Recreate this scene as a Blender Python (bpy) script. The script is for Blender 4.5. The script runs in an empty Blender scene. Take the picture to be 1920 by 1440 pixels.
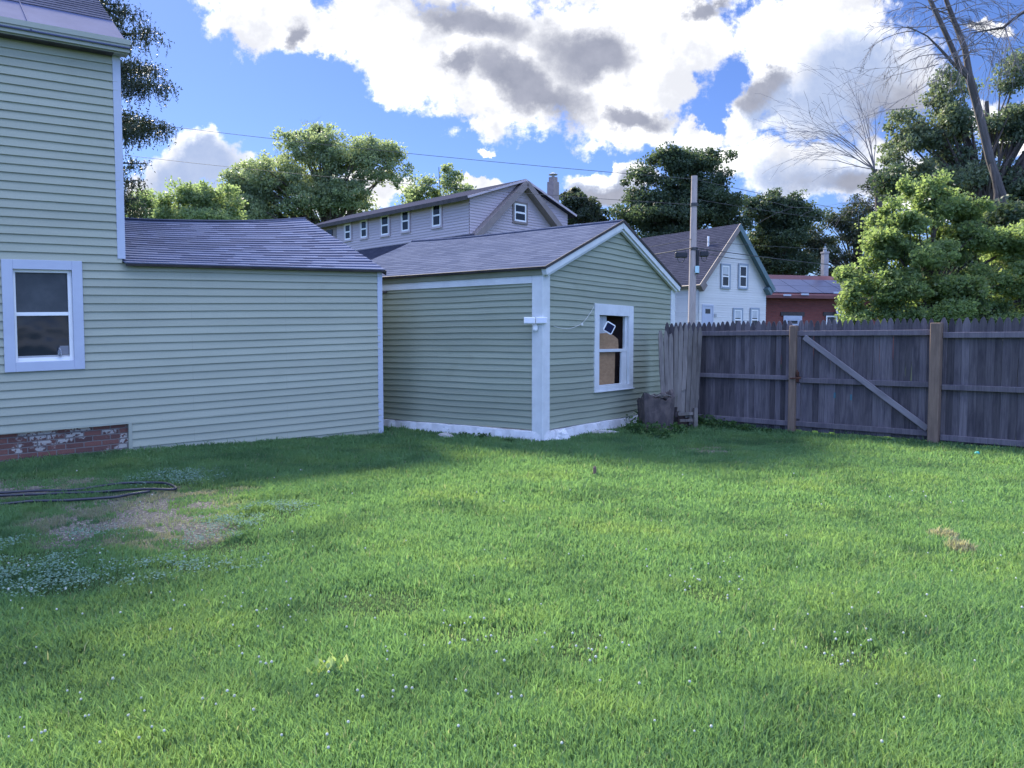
import bpy, math, random
import numpy as np
from mathutils import Vector, Matrix, noise as mnoise

random.seed(7)
S = bpy.context.scene
COL = S.collection

# ------------------------------------------------------------------ camera
EYE, FPX, PITCH = 1.53, 1466.0, math.atan(80 / 1466.0)
cam_d = bpy.data.cameras.new("camera")
cam = bpy.data.objects.new("camera", cam_d); COL.objects.link(cam)
cam.location = (0, 0, EYE)
cam.rotation_euler = (math.pi / 2 - PITCH, 0, 0)
cam_d.sensor_width = 36.0
cam_d.lens = 18.0 / (960 / FPX)
cam_d.clip_start, cam_d.clip_end = 0.05, 3000
S.camera = cam

# ------------------------------------------------------------------ sun, exposure
SUN_EL, SUN_AZ = math.radians(37), math.radians(-31)     # azimuth from +Y towards +X
SUN_DIR = Vector((math.sin(SUN_AZ) * math.cos(SUN_EL), math.cos(SUN_AZ) * math.cos(SUN_EL), math.sin(SUN_EL)))
sun_d = bpy.data.lights.new("sun", 'SUN')
sun_d.energy, sun_d.angle, sun_d.color = 3.7, math.radians(13.0), (1.0, 0.91, 0.74)
sun = bpy.data.objects.new("sun", sun_d); COL.objects.link(sun)
sun.rotation_euler = SUN_DIR.to_track_quat('Z', 'Y').to_euler()
sun.location = (0, 0, 40)
S.view_settings.view_transform = 'Standard'
S.view_settings.look = 'None'
S.view_settings.gamma = 1
S.view_settings.exposure = 1.8
SKY_STRENGTH = 0.11

# ------------------------------------------------------------------ node helper
class N:
    def __init__(s, tree): s.t = tree; s.n = tree.nodes; s.l = tree.links
    def new(s, typ, **kw):
        n = s.n.new(typ)
        for k, v in kw.items():
            setattr(n, k, v)
        return n
    def put(s, sock, v):
        if isinstance(v, bpy.types.NodeSocket): s.l.new(v, sock)
        elif v is not None:
            if isinstance(v, (tuple, list)) and len(v) == 3 and sock.type == 'RGBA': v = (*v, 1)
            sock.default_value = v
    def math(s, op, a, b=None, c=None, clamp=False):
        n = s.new('ShaderNodeMath', operation=op, use_clamp=clamp)
        s.put(n.inputs[0], a); s.put(n.inputs[1], b)
        if c is not None: s.put(n.inputs[2], c)
        return n.outputs[0]
    def vmath(s, op, a, b=None):
        n = s.new('ShaderNodeVectorMath', operation=op)
        s.put(n.inputs[0], a); s.put(n.inputs[1], b)
        return n.outputs[1] if op in ('LENGTH', 'DOT_PRODUCT', 'DISTANCE') else n.outputs[0]
    def noise(s, vec, scale, detail=4, rough=0.55, dist=0.0, out='Fac'):
        n = s.new('ShaderNodeTexNoise')
        s.put(n.inputs['Vector'], vec); s.put(n.inputs['Scale'], scale)
        n.inputs['Detail'].default_value = detail; n.inputs['Roughness'].default_value = rough
        n.inputs['Distortion'].default_value = dist
        return n.outputs[0] if out == 'Fac' else n.outputs[1]
    def ramp(s, f, lo, hi, a=0.0, b=1.0, smooth=True):
        n = s.new('ShaderNodeMapRange', interpolation_type='SMOOTHSTEP' if smooth else 'LINEAR')
        s.put(n.inputs[0], f)
        n.inputs[1].default_value, n.inputs[2].default_value = lo, hi
        n.inputs[3].default_value, n.inputs[4].default_value = a, b
        return n.outputs[0]
    def mix(s, f, a, b, mode='MIX'):
        n = s.new('ShaderNodeMix', data_type='RGBA', blend_type=mode)
        s.put(n.inputs[0], f); s.put(n.inputs[6], a); s.put(n.inputs[7], b)
        return n.outputs[2]
    def scalevec(s, vec, sc):
        n = s.new('ShaderNodeMapping'); s.put(n.inputs[0], vec); n.inputs[3].default_value = sc
        return n.outputs[0]

# ------------------------------------------------------------------ pixel rays (photo pixels -> real places)
CP, SP = math.cos(PITCH), math.sin(PITCH)
CAM = Vector((0, 0, EYE))
def ray(px, py):
    u, w = (px - 960) / FPX, (720 - py) / FPX
    return Vector((u, CP + w * SP, -SP + w * CP))
def at(px, py, Y):
    r = ray(px, py)
    return CAM + r * (Y / r.y)
def gnd(px, py, z=0.0):
    r = ray(px, py)
    return CAM + r * ((z - EYE) / r.z)
def uv_of(px, py):
    r = ray(px, py)
    return r.x / r.y, r.z / r.y

# ------------------------------------------------------------------ world: Nishita sky with clouds
W = bpy.data.worlds.new("World"); S.world = W; W.use_nodes = True
w = N(W.node_tree); w.n.clear()
out = w.new('ShaderNodeOutputWorld'); bg = w.new('ShaderNodeBackground'); w.l.new(bg.outputs[0], out.inputs[0])
bg.inputs[1].default_value = SKY_STRENGTH
sky = w.new('ShaderNodeTexSky', sky_type='NISHITA', sun_disc=False)
sky.sun_elevation = SUN_EL; sky.sun_rotation = SUN_AZ
sky.air_density, sky.dust_density, sky.ozone_density, sky.altitude = 1.0, 0.2, 2.5, 200
tc = w.new('ShaderNodeTexCoord')
sep = w.new('ShaderNodeSeparateXYZ'); w.l.new(tc.outputs['Generated'], sep.inputs[0])
yy = w.math('MAXIMUM', sep.outputs[1], 0.06)
U = w.math('DIVIDE', sep.outputs[0], yy); V = w.math('DIVIDE', sep.outputs[2], yy)
cmb = w.new('ShaderNodeCombineXYZ'); w.l.new(U, cmb.inputs[0]); w.l.new(V, cmb.inputs[1])
P0 = cmb.outputs[0]
n1 = w.noise(P0, 7.0, 7, 0.62, out='Color')
off = w.vmath('SCALE', w.vmath('SUBTRACT', n1, (0.5, 0.5, 0.5))); off.node.inputs[3].default_value = 0.16
Pw = w.vmath('ADD', P0, off)
def field(blobs, P):
    acc = None
    for (cx, cy, rx, ry, rot) in blobs:
        u0, v0 = uv_of(cx, cy)
        m = w.new('ShaderNodeMapping', vector_type='TEXTURE')
        w.l.new(P, m.inputs[0])
        m.inputs[1].default_value = (u0, v0, 0)
        m.inputs[2].default_value = (0, 0, math.radians(rot))
        m.inputs[3].default_value = (rx / FPX, ry / FPX, 1)
        f = w.math('SUBTRACT', 1.0, w.vmath('LENGTH', m.outputs[0]))
        acc = f if acc is None else w.math('SMOOTH_MAX', acc, f, 0.15)
    return acc
WHITE = [(500, 15, 130, 80, -15), (600, 55, 90, 50, 0), (720, 40, 120, 95, -20), (800, 130, 120, 85, -30), (930, 100, 240, 150, -15),
         (930, 195, 130, 55, -5), (1130, 110, 190, 160, 0), (1175, 225, 100, 65, 0), (1270, 40, 130, 90, 0), (1275, 140, 50, 70, 0),
         (1475, 110, 98, 130, 20), (1600, 150, 150, 130, 0), (1520, 215, 115, 55, 0), (1405, 200, 42, 55, 0), (1570, 20, 90, 80, 0),
         (1690, 170, 80, 60, 0), (1420, 285, 95, 42, 0), (1560, 330, 170, 65, 0), (1310, 245, 75, 30, 0), (1780, 370, 150, 60, 0),
         (1130, 350, 85, 40, 0), (900, 343, 65, 17, 0), (912, 265, 32, 11, 0), (375, 310, 105, 70, 12), (460, 330, 60, 40, 0),
         (300, 340, 80, 50, 0), (263, 110, 14, 8, 0), (1850, 40, 60, 20, 0), (1900, 210, 90, 60, 0), (660, 372, 130, 40, 0),
         (1060, -90, 500, 90, 0), (1560, -100, 180, 120, 0), (2100, 100, 160, 150, 0), (-200, 330, 260, 70, 0), (2400, 330, 300, 80, 0)]
GREY = [(985, 165, 150, 50, -15), (1110, 95, 105, 55, -10), (895, 30, 120, 40, -20), (865, 135, 45, 32, 0), (545, 52, 20, 30, 0),
        (1420, 165, 40, 28, 0), (1330, 12, 45, 20, 0),
        (1185, 215, 60, 28, 0), (1130, 362, 45, 25, 0), (1600, 345, 90, 30, 0), (1700, 235, 90, 60, 0), (-200, 350, 240, 60, 0)]
Fw = field(WHITE, Pw)
n2 = w.noise(P0, 26.0, 6, 0.65)
Fw = w.math('ADD', Fw, w.math('MULTIPLY', w.math('SUBTRACT', n2, 0.5), 0.95))
n5 = w.noise(P0, 60.0, 6, 0.6)
Fw = w.math('ADD', Fw, w.math('MULTIPLY', w.math('SUBTRACT', n5, 0.5), 0.45))
mask = w.ramp(Fw, -0.02, 0.30)
up = w.ramp(sep.outputs[1], 0.05, 0.2); mask = w.math('MULTIPLY', mask, up)
Fg = field(GREY, Pw)
Fg = w.math('ADD', Fg, w.math('MULTIPLY', w.math('SUBTRACT', n2, 0.5), 0.75))
gm = w.ramp(Fg, -0.50, 0.60)
n3 = w.noise(P0, 11.0, 6, 0.6)
cw = 1.0 / SKY_STRENGTH / 3.48
shade = w.mix(w.ramp(n3, 0.35, 0.7), (0.86 * cw, 0.88 * cw, 0.95 * cw), (1.9 * cw, 1.9 * cw, 1.9 * cw))
# broad soft bodies of the right-hand and low left clouds
Fs = field([(1590, 180, 170, 130, 20), (1440, 190, 60, 50, 0), (380, 335, 150, 75, 12), (1560, 340, 150, 50, 0), (1130, 365, 90, 35, 0), (-200, 350, 260, 70, 0)], Pw)
Fs = w.math('ADD', Fs, w.math('MULTIPLY', w.math('SUBTRACT', n3, 0.5), 1.1))
shade = w.mix(w.ramp(Fs, -0.1, 0.55), shade, w.mix(n2, (0.34 * cw, 0.46 * cw, 0.76 * cw), (0.66 * cw, 0.75 * cw, 0.96 * cw)))
ccol = w.mix(gm, shade, w.mix(n2, (0.26 * cw, 0.29 * cw, 0.39 * cw), (0.55 * cw, 0.57 * cw, 0.68 * cw)))
skyc = w.mix(1.0, sky.outputs[0], w.mix(w.ramp(sep.outputs[1], 0.25, -0.3), (0.215, 0.258, 0.40), (0.72, 0.80, 1.25)), mode='MULTIPLY')  # sky behind the viewer tinted brighter, added as fill light
# unseen clouds added behind and above the viewer, blue-bright as fill light
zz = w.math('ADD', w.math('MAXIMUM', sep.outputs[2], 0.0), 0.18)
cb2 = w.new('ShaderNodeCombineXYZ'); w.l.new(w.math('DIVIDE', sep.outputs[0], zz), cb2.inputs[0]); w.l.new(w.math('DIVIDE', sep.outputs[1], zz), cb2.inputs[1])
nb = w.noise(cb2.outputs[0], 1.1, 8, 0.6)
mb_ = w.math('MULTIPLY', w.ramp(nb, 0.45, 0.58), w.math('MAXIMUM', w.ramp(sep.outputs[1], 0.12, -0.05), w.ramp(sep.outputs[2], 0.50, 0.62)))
fill_col = w.mix(w.ramp(nb, 0.5, 0.75), (0.62 * cw, 0.98 * cw, 1.95 * cw), (0.5 * cw, 0.84 * cw, 1.75 * cw))
fill_col = w.mix(w.ramp(sep.outputs[2], 0.35, 0.8), fill_col, (2.6 * cw, 3.15 * cw, 4.7 * cw))  # overhead clouds brightened further, added fill for ground and roofs
w.l.new(w.mix(mb_, w.mix(mask, skyc, ccol), fill_col), bg.inputs[0])

# ------------------------------------------------------------------ objects: naming and mesh building
ORG = {}
def link(o, parent=None):
    COL.objects.link(o)
    if parent is not None: o.parent = parent
    return o
def tag(o, label=None, cat=None, group=None, kind=None):
    if label: o["label"] = label
    if cat: o["category"] = cat
    if group: o["group"] = group
    if kind: o["kind"] = kind
    return o
def thing(name, label, cat, loc, group=None):
    o = bpy.data.objects.new(name, None); o.empty_display_size = 0.2
    o.location = loc; link(o); ORG[o] = Vector(loc)
    return tag(o, label, cat, group)

class Frame:
    def __init__(s, O, u, v, n): s.O, s.u, s.v, s.n = Vector(O), Vector(u), Vector(v), Vector(n)
    def pt(s, a, b, c=0.0): return s.O + s.u * a + s.v * b + s.n * c
    def hit(s, px, py):
        r = ray(px, py)
        M = Matrix((s.u, s.v, -r)).transposed()
        q = M.inverted() @ (CAM - s.O)
        return q.x, q.y

class MB:
    def __init__(s): s.v, s.f, s.uv, s.mi, s.r = [], [], [], [], []
    def face(s, pts, uvs=None, mi=0, rnd=0.5):
        i = len(s.v); s.v.extend([tuple(p) for p in pts]); k = len(pts)
        s.f.append(tuple(range(i, i + k)))
        s.uv.extend(uvs if uvs else [(p[0] + p[1], p[2]) for p in pts]); s.mi.append(mi); s.r.extend([rnd] * k)
    def hexa(s, P, mi=0, rnd=None, uvs=None):
        """P: eight corners, bottom ring of four then top ring of four"""
        rnd = random.random() if rnd is None else rnd
        for q in ((3, 2, 1, 0), (4, 5, 6, 7), (0, 1, 5, 4), (1, 2, 6, 5), (2, 3, 7, 6), (3, 0, 4, 7)):
            s.face([P[i] for i in q], [uvs[i] for i in q] if uvs else None, mi, rnd)
    def box(s, F, a0, a1, b0, b1, c0, c1, mi=0, rnd=None):
        P = [F.pt(a, b, c) for b in (b0, b1) for (a, c) in ((a0, c0), (a1, c0), (a1, c1), (a0, c1))]
        uvs = [(a + c, b) for b in (b0, b1) for (a, c) in ((a0, c0), (a1, c0), (a1, c1), (a0, c1))]
        s.hexa(P, mi, rnd, uvs)
    def beam(s, p, q, w_, h_, up=Vector((0, 0, 1)), mi=0, rnd=None):
        p, q = Vector(p), Vector(q); d = (q - p); L = d.length; d.normalize()
        sd = d.cross(up).normalized(); u2 = sd.cross(d).normalized()
        P = [b + sd * (x * w_ / 2) + u2 * (y * h_ / 2) for b in (p, q) for (x, y) in ((-1, -1), (1, -1), (1, 1), (-1, 1))]
        uvs = [(x * .05 + y * .02, t) for t in (0, L) for (x, y) in ((-1, -1), (1, -1), (1, 1), (-1, 1))]
        s.hexa(P, mi, rnd, uvs)
    def tube(s, pts, rad, sides=8, mi=0, cap=True, rnd=0.5):
        pts = [Vector(p) for p in pts]
        if not isinstance(rad, (list, tuple)): rad = [rad] * len(pts)
        i0 = len(s.v); n = len(pts); L = 0
        ref = Vector((0.31, 0.17, 0.93))
        for k, p in enumerate(pts):
            d = (pts[min(k + 1, n - 1)] - pts[max(k - 1, 0)])
            if d.length < 1e-9: d = Vector((0, 0, 1))
            d.normalize()
            if abs(d.dot(ref)) > 0.95: ref = Vector((1, 0.2, 0.1)).normalized()
            x = d.cross(ref).normalized(); y = x.cross(d)
            for j in range(sides):
                a = 2 * math.pi * j / sides
                s.v.append(tuple(p + (x * math.cos(a) + y * math.sin(a)) * rad[k])); s.r.append(rnd)
        for k in range(n - 1):
            L2 = L + (pts[k + 1] - pts[k]).length
            for j in range(sides):
                j2 = (j + 1) % sides
                s.f.append((i0 + k * sides + j, i0 + k * sides + j2, i0 + (k + 1) * sides + j2, i0 + (k + 1) * sides + j))
                s.uv.extend([(j / sides, L), ((j + 1) / sides, L), ((j + 1) / sides, L2), (j / sides, L2)]); s.mi.append(mi)
            L = L2
        if cap:
            for base, rev in ((i0, False), (i0 + (n - 1) * sides, True)):
                idx = list(range(base, base + sides)); idx = idx if rev else idx[::-1]
                s.f.append(tuple(idx)); s.uv.extend([(0.5, 0)] * sides); s.mi.append(mi)
    def prism(s, F, pts, c0, c1, mi=0, rnd=None):
        """outline pts (a,b) in frame F, extruded from c0 to c1"""
        rnd = random.random() if rnd is None else rnd
        fr = [F.pt(a, b, c1) for a, b in pts]; bk = [F.pt(a, b, c0) for a, b in pts]
        s.face(fr, list(pts), mi, rnd); s.face(bk[::-1], list(pts)[::-1], mi, rnd)
        k = len(pts)
        for i in range(k):
            j = (i + 1) % k
            s.face([fr[i], bk[i], bk[j], fr[j]], [pts[i], pts[i], pts[j], pts[j]], mi, rnd)
    def build(s, name, mats, parent=None, smooth=False, label=None, bevel=0):
        me = bpy.data.meshes.new(name)
        o = bpy.data.objects.new(name, me)
        org = Vector((0, 0, 0))
        if parent is not None: org = ORG[parent]; ORG[o] = org
        V = np.array(s.v, dtype=np.float64) - np.array(org)
        me.from_pydata(V.tolist(), [], s.f)
        uvl = me.uv_layers.new(name="UVMap")
        uvl.data.foreach_set("uv", np.array(s.uv, dtype=np.float32).ravel())
        at_ = me.attributes.new("rnd", 'FLOAT', 'POINT'); at_.data.foreach_set("value", np.array(s.r, dtype=np.float32))
        for m in (mats if isinstance(mats, (list, tuple)) else [mats]): me.materials.append(m)
        me.polygons.foreach_set("material_index", np.array(s.mi, dtype=np.int32))
        if smooth: me.polygons.foreach_set("use_smooth", np.ones(len(s.f), dtype=bool))
        me.update()
        link(o, parent)
        if bevel:
            b = o.modifiers.new("bevel", 'BEVEL'); b.width = bevel; b.segments = 1; b.limit_method = 'ANGLE'
            wd = o.modifiers.new("weld", 'WELD'); wd.merge_threshold = 0.0002
            o.modifiers.move(1, 0)
        if label: o["label"] = label
        return o

def lap(mb, F, v0, v1, h, span, holes=(), depth=0.012, base=0.001, du=0.5, wob=None, mi=0):
    """overlapping boards or shingle courses on frame F between heights v0 and v1; span(v) -> (a0, a1)"""
    wob = wob or (lambda a, b: (0.0, 0.0))
    k = 0; lo = v0
    while lo < v1 - 1e-4:
        hi = min(lo + h, v1)
        cuts = sorted({lo, hi, *[x for H in holes for x in (H[2], H[3]) if lo < x < hi]})
        rnd = random.random()
        for s_, e_ in zip(cuts[:-1], cuts[1:]):
            if e_ - s_ < 1e-5: continue
            mid = (s_ + e_) / 2
            A0, A1 = span(s_); B0, B1 = span(e_)
            segs = [(0.0, 1.0)]
            Lm = (A1 - A0 + B1 - B0) / 2
            if Lm <= 1e-4: continue
            M0 = (A0 + B0) / 2
            for H in holes:
                if H[2] < mid < H[3]:
                    f0, f1 = (H[0] - M0) / Lm, (H[1] - M0) / Lm
                    ns = []
                    for (x, y) in segs:
                        if f1 <= x or f0 >= y: ns.append((x, y)); continue
                        if f0 > x: ns.append((x, f0))
                        if f1 < y: ns.append((f1, y))
                    segs = ns
            os_ = base + depth * (1 - (s_ - lo) / h); oe = base + depth * (1 - (e_ - lo) / h)
            for (x, y) in segs:
                m = max(1, int(math.ceil((y - x) * Lm / du)))
                for q in range(m):
                    f0 = x + (y - x) * q / m; f1 = x + (y - x) * (q + 1) / m
                    def P(f, b, A, B, c):
                        a = A + (B - A) * f; dv, dn = wob(a, b)
                        return F.pt(a, b + dv, c + dn), (a, b)
                    p = [P(f0, s_, A0, A1, os_), P(f1, s_, A0, A1, os_), P(f1, e_, B0, B1, oe), P(f0, e_, B0, B1, oe)]
                    mb.face([t[0] for t in p], [t[1] for t in p], mi, rnd)
                    if s_ == lo:
                        p2 = [P(f0, s_, A0, A1, base), P(f1, s_, A0, A1, base)]
                        mb.face([p2[0][0], p2[1][0], p[1][0], p[0][0]], [p2[0][1], p2[1][1], p[1][1], p[0][1]], mi, rnd)
        lo = hi; k += 1

# ------------------------------------------------------------------ materials
def new_mat(name):
    m = bpy.data.materials.new(name); m.use_nodes = True
    t = N(m.node_tree); b = t.n['Principled BSDF']
    return m, t, b
def surf(name, c1, c2, scale=3.0, rough=0.6, bump=0.15, bscale=40, stretch=(1, 1, 1), coord='Object', detail=6, c3=None, spots=0.0, spec=0.4, rndmix=0.0, bdist=0.004, lo=0.35, hi=0.65):
    m, t, b = new_mat(name)
    tcn = t.new('ShaderNodeTexCoord')
    vec = t.scalevec(tcn.outputs[coord], stretch)
    f = t.ramp(t.noise(vec, scale, detail, 0.6), lo, hi)
    col = t.mix(f, c1, c2)
    if rndmix:
        a = t.new('ShaderNodeAttribute', attribute_name='rnd')
        hv = t.new('ShaderNodeHueSaturation'); t.put(hv.inputs['Color'], col)
        t.put(hv.inputs['Value'], t.ramp(a.outputs[2], 0, 1, 1 - rndmix, 1 + rndmix, False)); col = hv.outputs[0]
    if c3 is not None:
        g = t.ramp(t.noise(tcn.outputs[coord], 5.5, 8, 0.7), 0.62 - spots, 0.72 - spots)
        col = t.mix(g, col, c3)
    t.put(b.inputs['Base Color'], col)
    b.inputs['Roughness'].default_value = rough; b.inputs['Specular IOR Level'].default_value = spec
    if bump:
        bn = t.new('ShaderNodeBump'); bn.inputs['Strength'].default_value = bump; bn.inputs['Distance'].default_value = bdist
        t.put(bn.inputs['Height'], t.noise(vec, bscale, 5, 0.6)); t.l.new(bn.outputs[0], b.inputs['Normal'])
    return m

def siding_mat(name, c1, c2, dirt, dirt_amt, specks=None, rough=0.5, rndmix=0.05, seam=(3.66, 0.214)):
    m, t, b = new_mat(name)
    uv = t.new('ShaderNodeUVMap', uv_map='UVMap').outputs[0]
    f = t.ramp(t.noise(t.scalevec(uv, (0.25, 3, 1)), 3.0, 6, 0.6), 0.3, 0.7)
    col = t.mix(f, c1, c2)
    a = t.new('ShaderNodeAttribute', attribute_name='rnd')
    hv = t.new('ShaderNodeHueSaturation'); t.put(hv.inputs['Color'], col)
    t.put(hv.inputs['Value'], t.ramp(a.outputs[2], 0, 1, 1 - rndmix, 1 + rndmix, False)); col = hv.outputs[0]
    g = t.ramp(t.noise(t.scalevec(uv, (1, 1, 1)), 1.3, 7, 0.65), 0.5, 0.8, 0, dirt_amt)
    col = t.mix(g, col, dirt)
    sm = t.new('ShaderNodeTexBrick'); sm.offset = 0.37; t.put(sm.inputs['Vector'], t.vmath('ADD', uv, (0.7, 0.0, 0.0))); sm.inputs['Scale'].default_value = 1.0
    sm.inputs['Mortar Size'].default_value = 0.003; sm.inputs['Mortar Smooth'].default_value = 0.2; sm.inputs['Brick Width'].default_value = seam[0]; sm.inputs['Row Height'].default_value = seam[1]
    col = t.mix(t.math('MULTIPLY', sm.outputs[1], 0.25), col, (c1[0] * .35, c1[1] * .35, c1[2] * .35))
    fine = t.ramp(t.noise(uv, 55, 3, 0.6), 0.3, 0.8, 0.0, 0.18)
    col = t.mix(fine, col, (c1[0] * .6, c1[1] * .6, c1[2] * .6))
    if specks:
        vo = t.new('ShaderNodeTexVoronoi'); t.put(vo.inputs['Vector'], t.scalevec(uv, (1.0, 2.2, 1))); vo.inputs['Scale'].default_value = 4.2
        sp = t.math('MULTIPLY', t.ramp(vo.outputs['Distance'], 0.06, 0.02), t.ramp(t.noise(uv, 1.7, 3), 0.48, 0.6))
        col = t.mix(t.math('MULTIPLY', sp, 0.6), col, specks)
    t.put(b.inputs['Base Color'], col); b.inputs['Roughness'].default_value = rough; b.inputs['Specular IOR Level'].default_value = 0.35
    bn = t.new('ShaderNodeBump'); bn.inputs['Strength'].default_value = 0.25; bn.inputs['Distance'].default_value = 0.003
    t.put(bn.inputs['Height'], t.noise(t.scalevec(uv, (1, 8, 1)), 12, 5, 0.6)); t.l.new(bn.outputs[0], b.inputs['Normal'])
    return m

def shingle_mat(name, c1, c2, c3, tab=0.25, row=0.13, dark=None, contrast=0.8, off=0.5, rough=0.9):
    m, t, b = new_mat(name)
    uv = t.new('ShaderNodeUVMap', uv_map='UVMap').outputs[0]
    br = t.new('ShaderNodeTexBrick'); br.offset = off; br.squash = 0.75; br.squash_frequency = 3
    t.put(br.inputs['Vector'], uv); br.inputs['Scale'].default_value = 1.0
    br.inputs['Color1'].default_value = (0, 0, 0, 1); br.inputs['Color2'].default_value = (1, 1, 1, 1); br.inputs['Mortar'].default_value = (0.3, 0.3, 0.3, 1)
    br.inputs['Mortar Size'].default_value = 0.004; br.inputs['Brick Width'].default_value = tab; br.inputs['Row Height'].default_value = row
    f = t.math('ADD', t.math('MULTIPLY', br.outputs[0], contrast), t.math('MULTIPLY', t.noise(uv, 2.2, 5), 0.35))
    col = t.mix(t.ramp(f, 0.15, 0.85), c1, c2)
    if dark is not None:  # painted shadow dashes under the tabs, in each course's upper part
        bd = t.new('ShaderNodeTexBrick'); bd.offset = 0.37; bd.squash = 0.6; bd.squash_frequency = 2
        t.put(bd.inputs['Vector'], uv); bd.inputs['Scale'].default_value = 1.0
        bd.inputs['Color1'].default_value = (0, 0, 0, 1); bd.inputs['Color2'].default_value = (1, 1, 1, 1); bd.inputs['Mortar'].default_value = (0, 0, 0, 1)
        bd.inputs['Mortar Size'].default_value = 0.0; bd.inputs['Brick Width'].default_value = tab * 0.8; bd.inputs['Row Height'].default_value = row
        sx = t.new('ShaderNodeSeparateXYZ'); t.put(sx.inputs[0], uv)
        fr = t.math('FRACT', t.math('DIVIDE', sx.outputs[1], row))
        band = t.ramp(fr, 0.46, 0.54)
        col = t.mix(t.math('MULTIPLY', t.math('MULTIPLY', t.ramp(bd.outputs[0], 0.44, 0.5), band), 0.95), col, dark)
    col = t.mix(t.ramp(t.noise(uv, 0.9, 6, 0.65), 0.45, 0.75, 0, 0.6), col, c3)
    gr = t.ramp(t.noise(uv, 160, 3, 0.7), 0.3, 0.7, 0.72, 1.25)
    hv = t.new('ShaderNodeHueSaturation'); t.put(hv.inputs['Color'], col); t.put(hv.inputs['Value'], gr); col = hv.outputs[0]
    t.put(b.inputs['Base Color'], col); b.inputs['Roughness'].default_value = 1.0; b.inputs['Specular IOR Level'].default_value = 0.0
    bn = t.new('ShaderNodeBump'); bn.inputs['Strength'].default_value = 0.5; bn.inputs['Distance'].default_value = 0.004
    t.put(bn.inputs['Height'], t.math('ADD', t.noise(uv, 120, 3), br.outputs[0])); t.l.new(bn.outputs[0], b.inputs['Normal'])
    return m

def wood_mat(name, c1, c2, c3, rndmix=0.3, rough=0.85, moss=None):
    m, t, b = new_mat(name)
    uv = t.new('ShaderNodeUVMap', uv_map='UVMap').outputs[0]
    a = t.new('ShaderNodeAttribute', attribute_name='rnd')
    cb = t.new('ShaderNodeCombineXYZ'); t.put(cb.inputs[2], t.math('MULTIPLY', a.outputs[2], 37.0))
    v2 = t.vmath('ADD', uv, cb.outputs[0])
    grain = t.noise(t.scalevec(v2, (26, 1.2, 1)), 2.0, 6, 0.65, 0.4)
    col = t.mix(t.ramp(grain, 0.3, 0.7), c1, c2)
    big = t.ramp(t.noise(t.scalevec(v2, (4, 1.0, 1)), 1.8, 5, 0.6), 0.45, 0.7)
    col = t.mix(t.math('MULTIPLY', big, 0.7), col, c3)
    if moss is not None:
        col = t.mix(t.ramp(t.noise(v2, 2.3, 6, 0.7), 0.58, 0.72, 0, 0.55), col, moss)
    hv = t.new('ShaderNodeHueSaturation'); t.put(hv.inputs['Color'], col)
    t.put(hv.inputs['Value'], t.ramp(a.outputs[2], 0, 1, 1 - rndmix, 1 + rndmix, False)); col = hv.outputs[0]
    t.put(b.inputs['Base Color'], col); b.inputs['Roughness'].default_value = rough; b.inputs['Specular IOR Level'].default_value = 0.25
    bn = t.new('ShaderNodeBump'); bn.inputs['Strength'].default_value = 0.5; bn.inputs['Distance'].default_value = 0.003
    t.put(bn.inputs['Height'], grain); t.l.new(bn.outputs[0], b.inputs['Normal'])
    return m

def brick_mat(name, c1, c2, mortar, patch=None, bw=0.21, bh=0.07, ms=0.008):
    m, t, b = new_mat(name)
    uv = t.new('ShaderNodeUVMap', uv_map='UVMap').outputs[0]
    wv = t.vmath('ADD', uv, t.vmath('MULTIPLY', t.noise(uv, 6, 3, out='Color'), (0.012, 0.012, 0)))
    br = t.new('ShaderNodeTexBrick'); t.put(br.inputs['Vector'], wv); br.inputs['Scale'].default_value = 1
    t.put(br.inputs['Color1'], c1); t.put(br.inputs['Color2'], c2); t.put(br.inputs['Mortar'], mortar)
    br.inputs['Mortar Size'].default_value = ms; br.inputs['Brick Width'].default_value = bw; br.inputs['Row Height'].default_value = bh
    br.inputs['Mortar Smooth'].default_value = 0.4
    col = br.outputs[0]
    if patch is not None:
        bp = t.new('ShaderNodeTexBrick'); t.put(bp.inputs['Vector'], wv); bp.inputs['Scale'].default_value = 1
        bp.inputs['Color1'].default_value = (0, 0, 0, 1); bp.inputs['Color2'].default_value = (1, 1, 1, 1); bp.inputs['Mortar'].default_value = (0, 0, 0, 1)
        bp.inputs['Mortar Size'].default_value = ms; bp.inputs['Brick Width'].default_value = bw; bp.inputs['Row Height'].default_value = bh
        k = t.math('MULTIPLY', bp.outputs[0], t.ramp(t.noise(uv, 2.2, 4), 0.40, 0.6))
        k = t.math('MULTIPLY', k, t.ramp(t.noise(uv, 22, 4), 0.35, 0.55))
        col = t.mix(t.ramp(k, 0.16, 0.38), col, patch)
    col = t.mix(t.ramp(t.noise(uv, 5, 6, 0.7), 0.5, 0.8, 0, 0.6), col, (0.05, 0.04, 0.045))
    t.put(b.inputs['Base Color'], col); b.inputs['Roughness'].default_value = 0.9
    bn = t.new('ShaderNodeBump'); bn.inputs['Strength'].default_value = 0.8; bn.inputs['Distance'].default_value = 0.01
    t.put(bn.inputs['Height'], t.math('SUBTRACT', t.noise(uv, 40, 4), br.outputs[1])); t.l.new(bn.outputs[0], b.inputs['Normal'])
    return m

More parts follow.
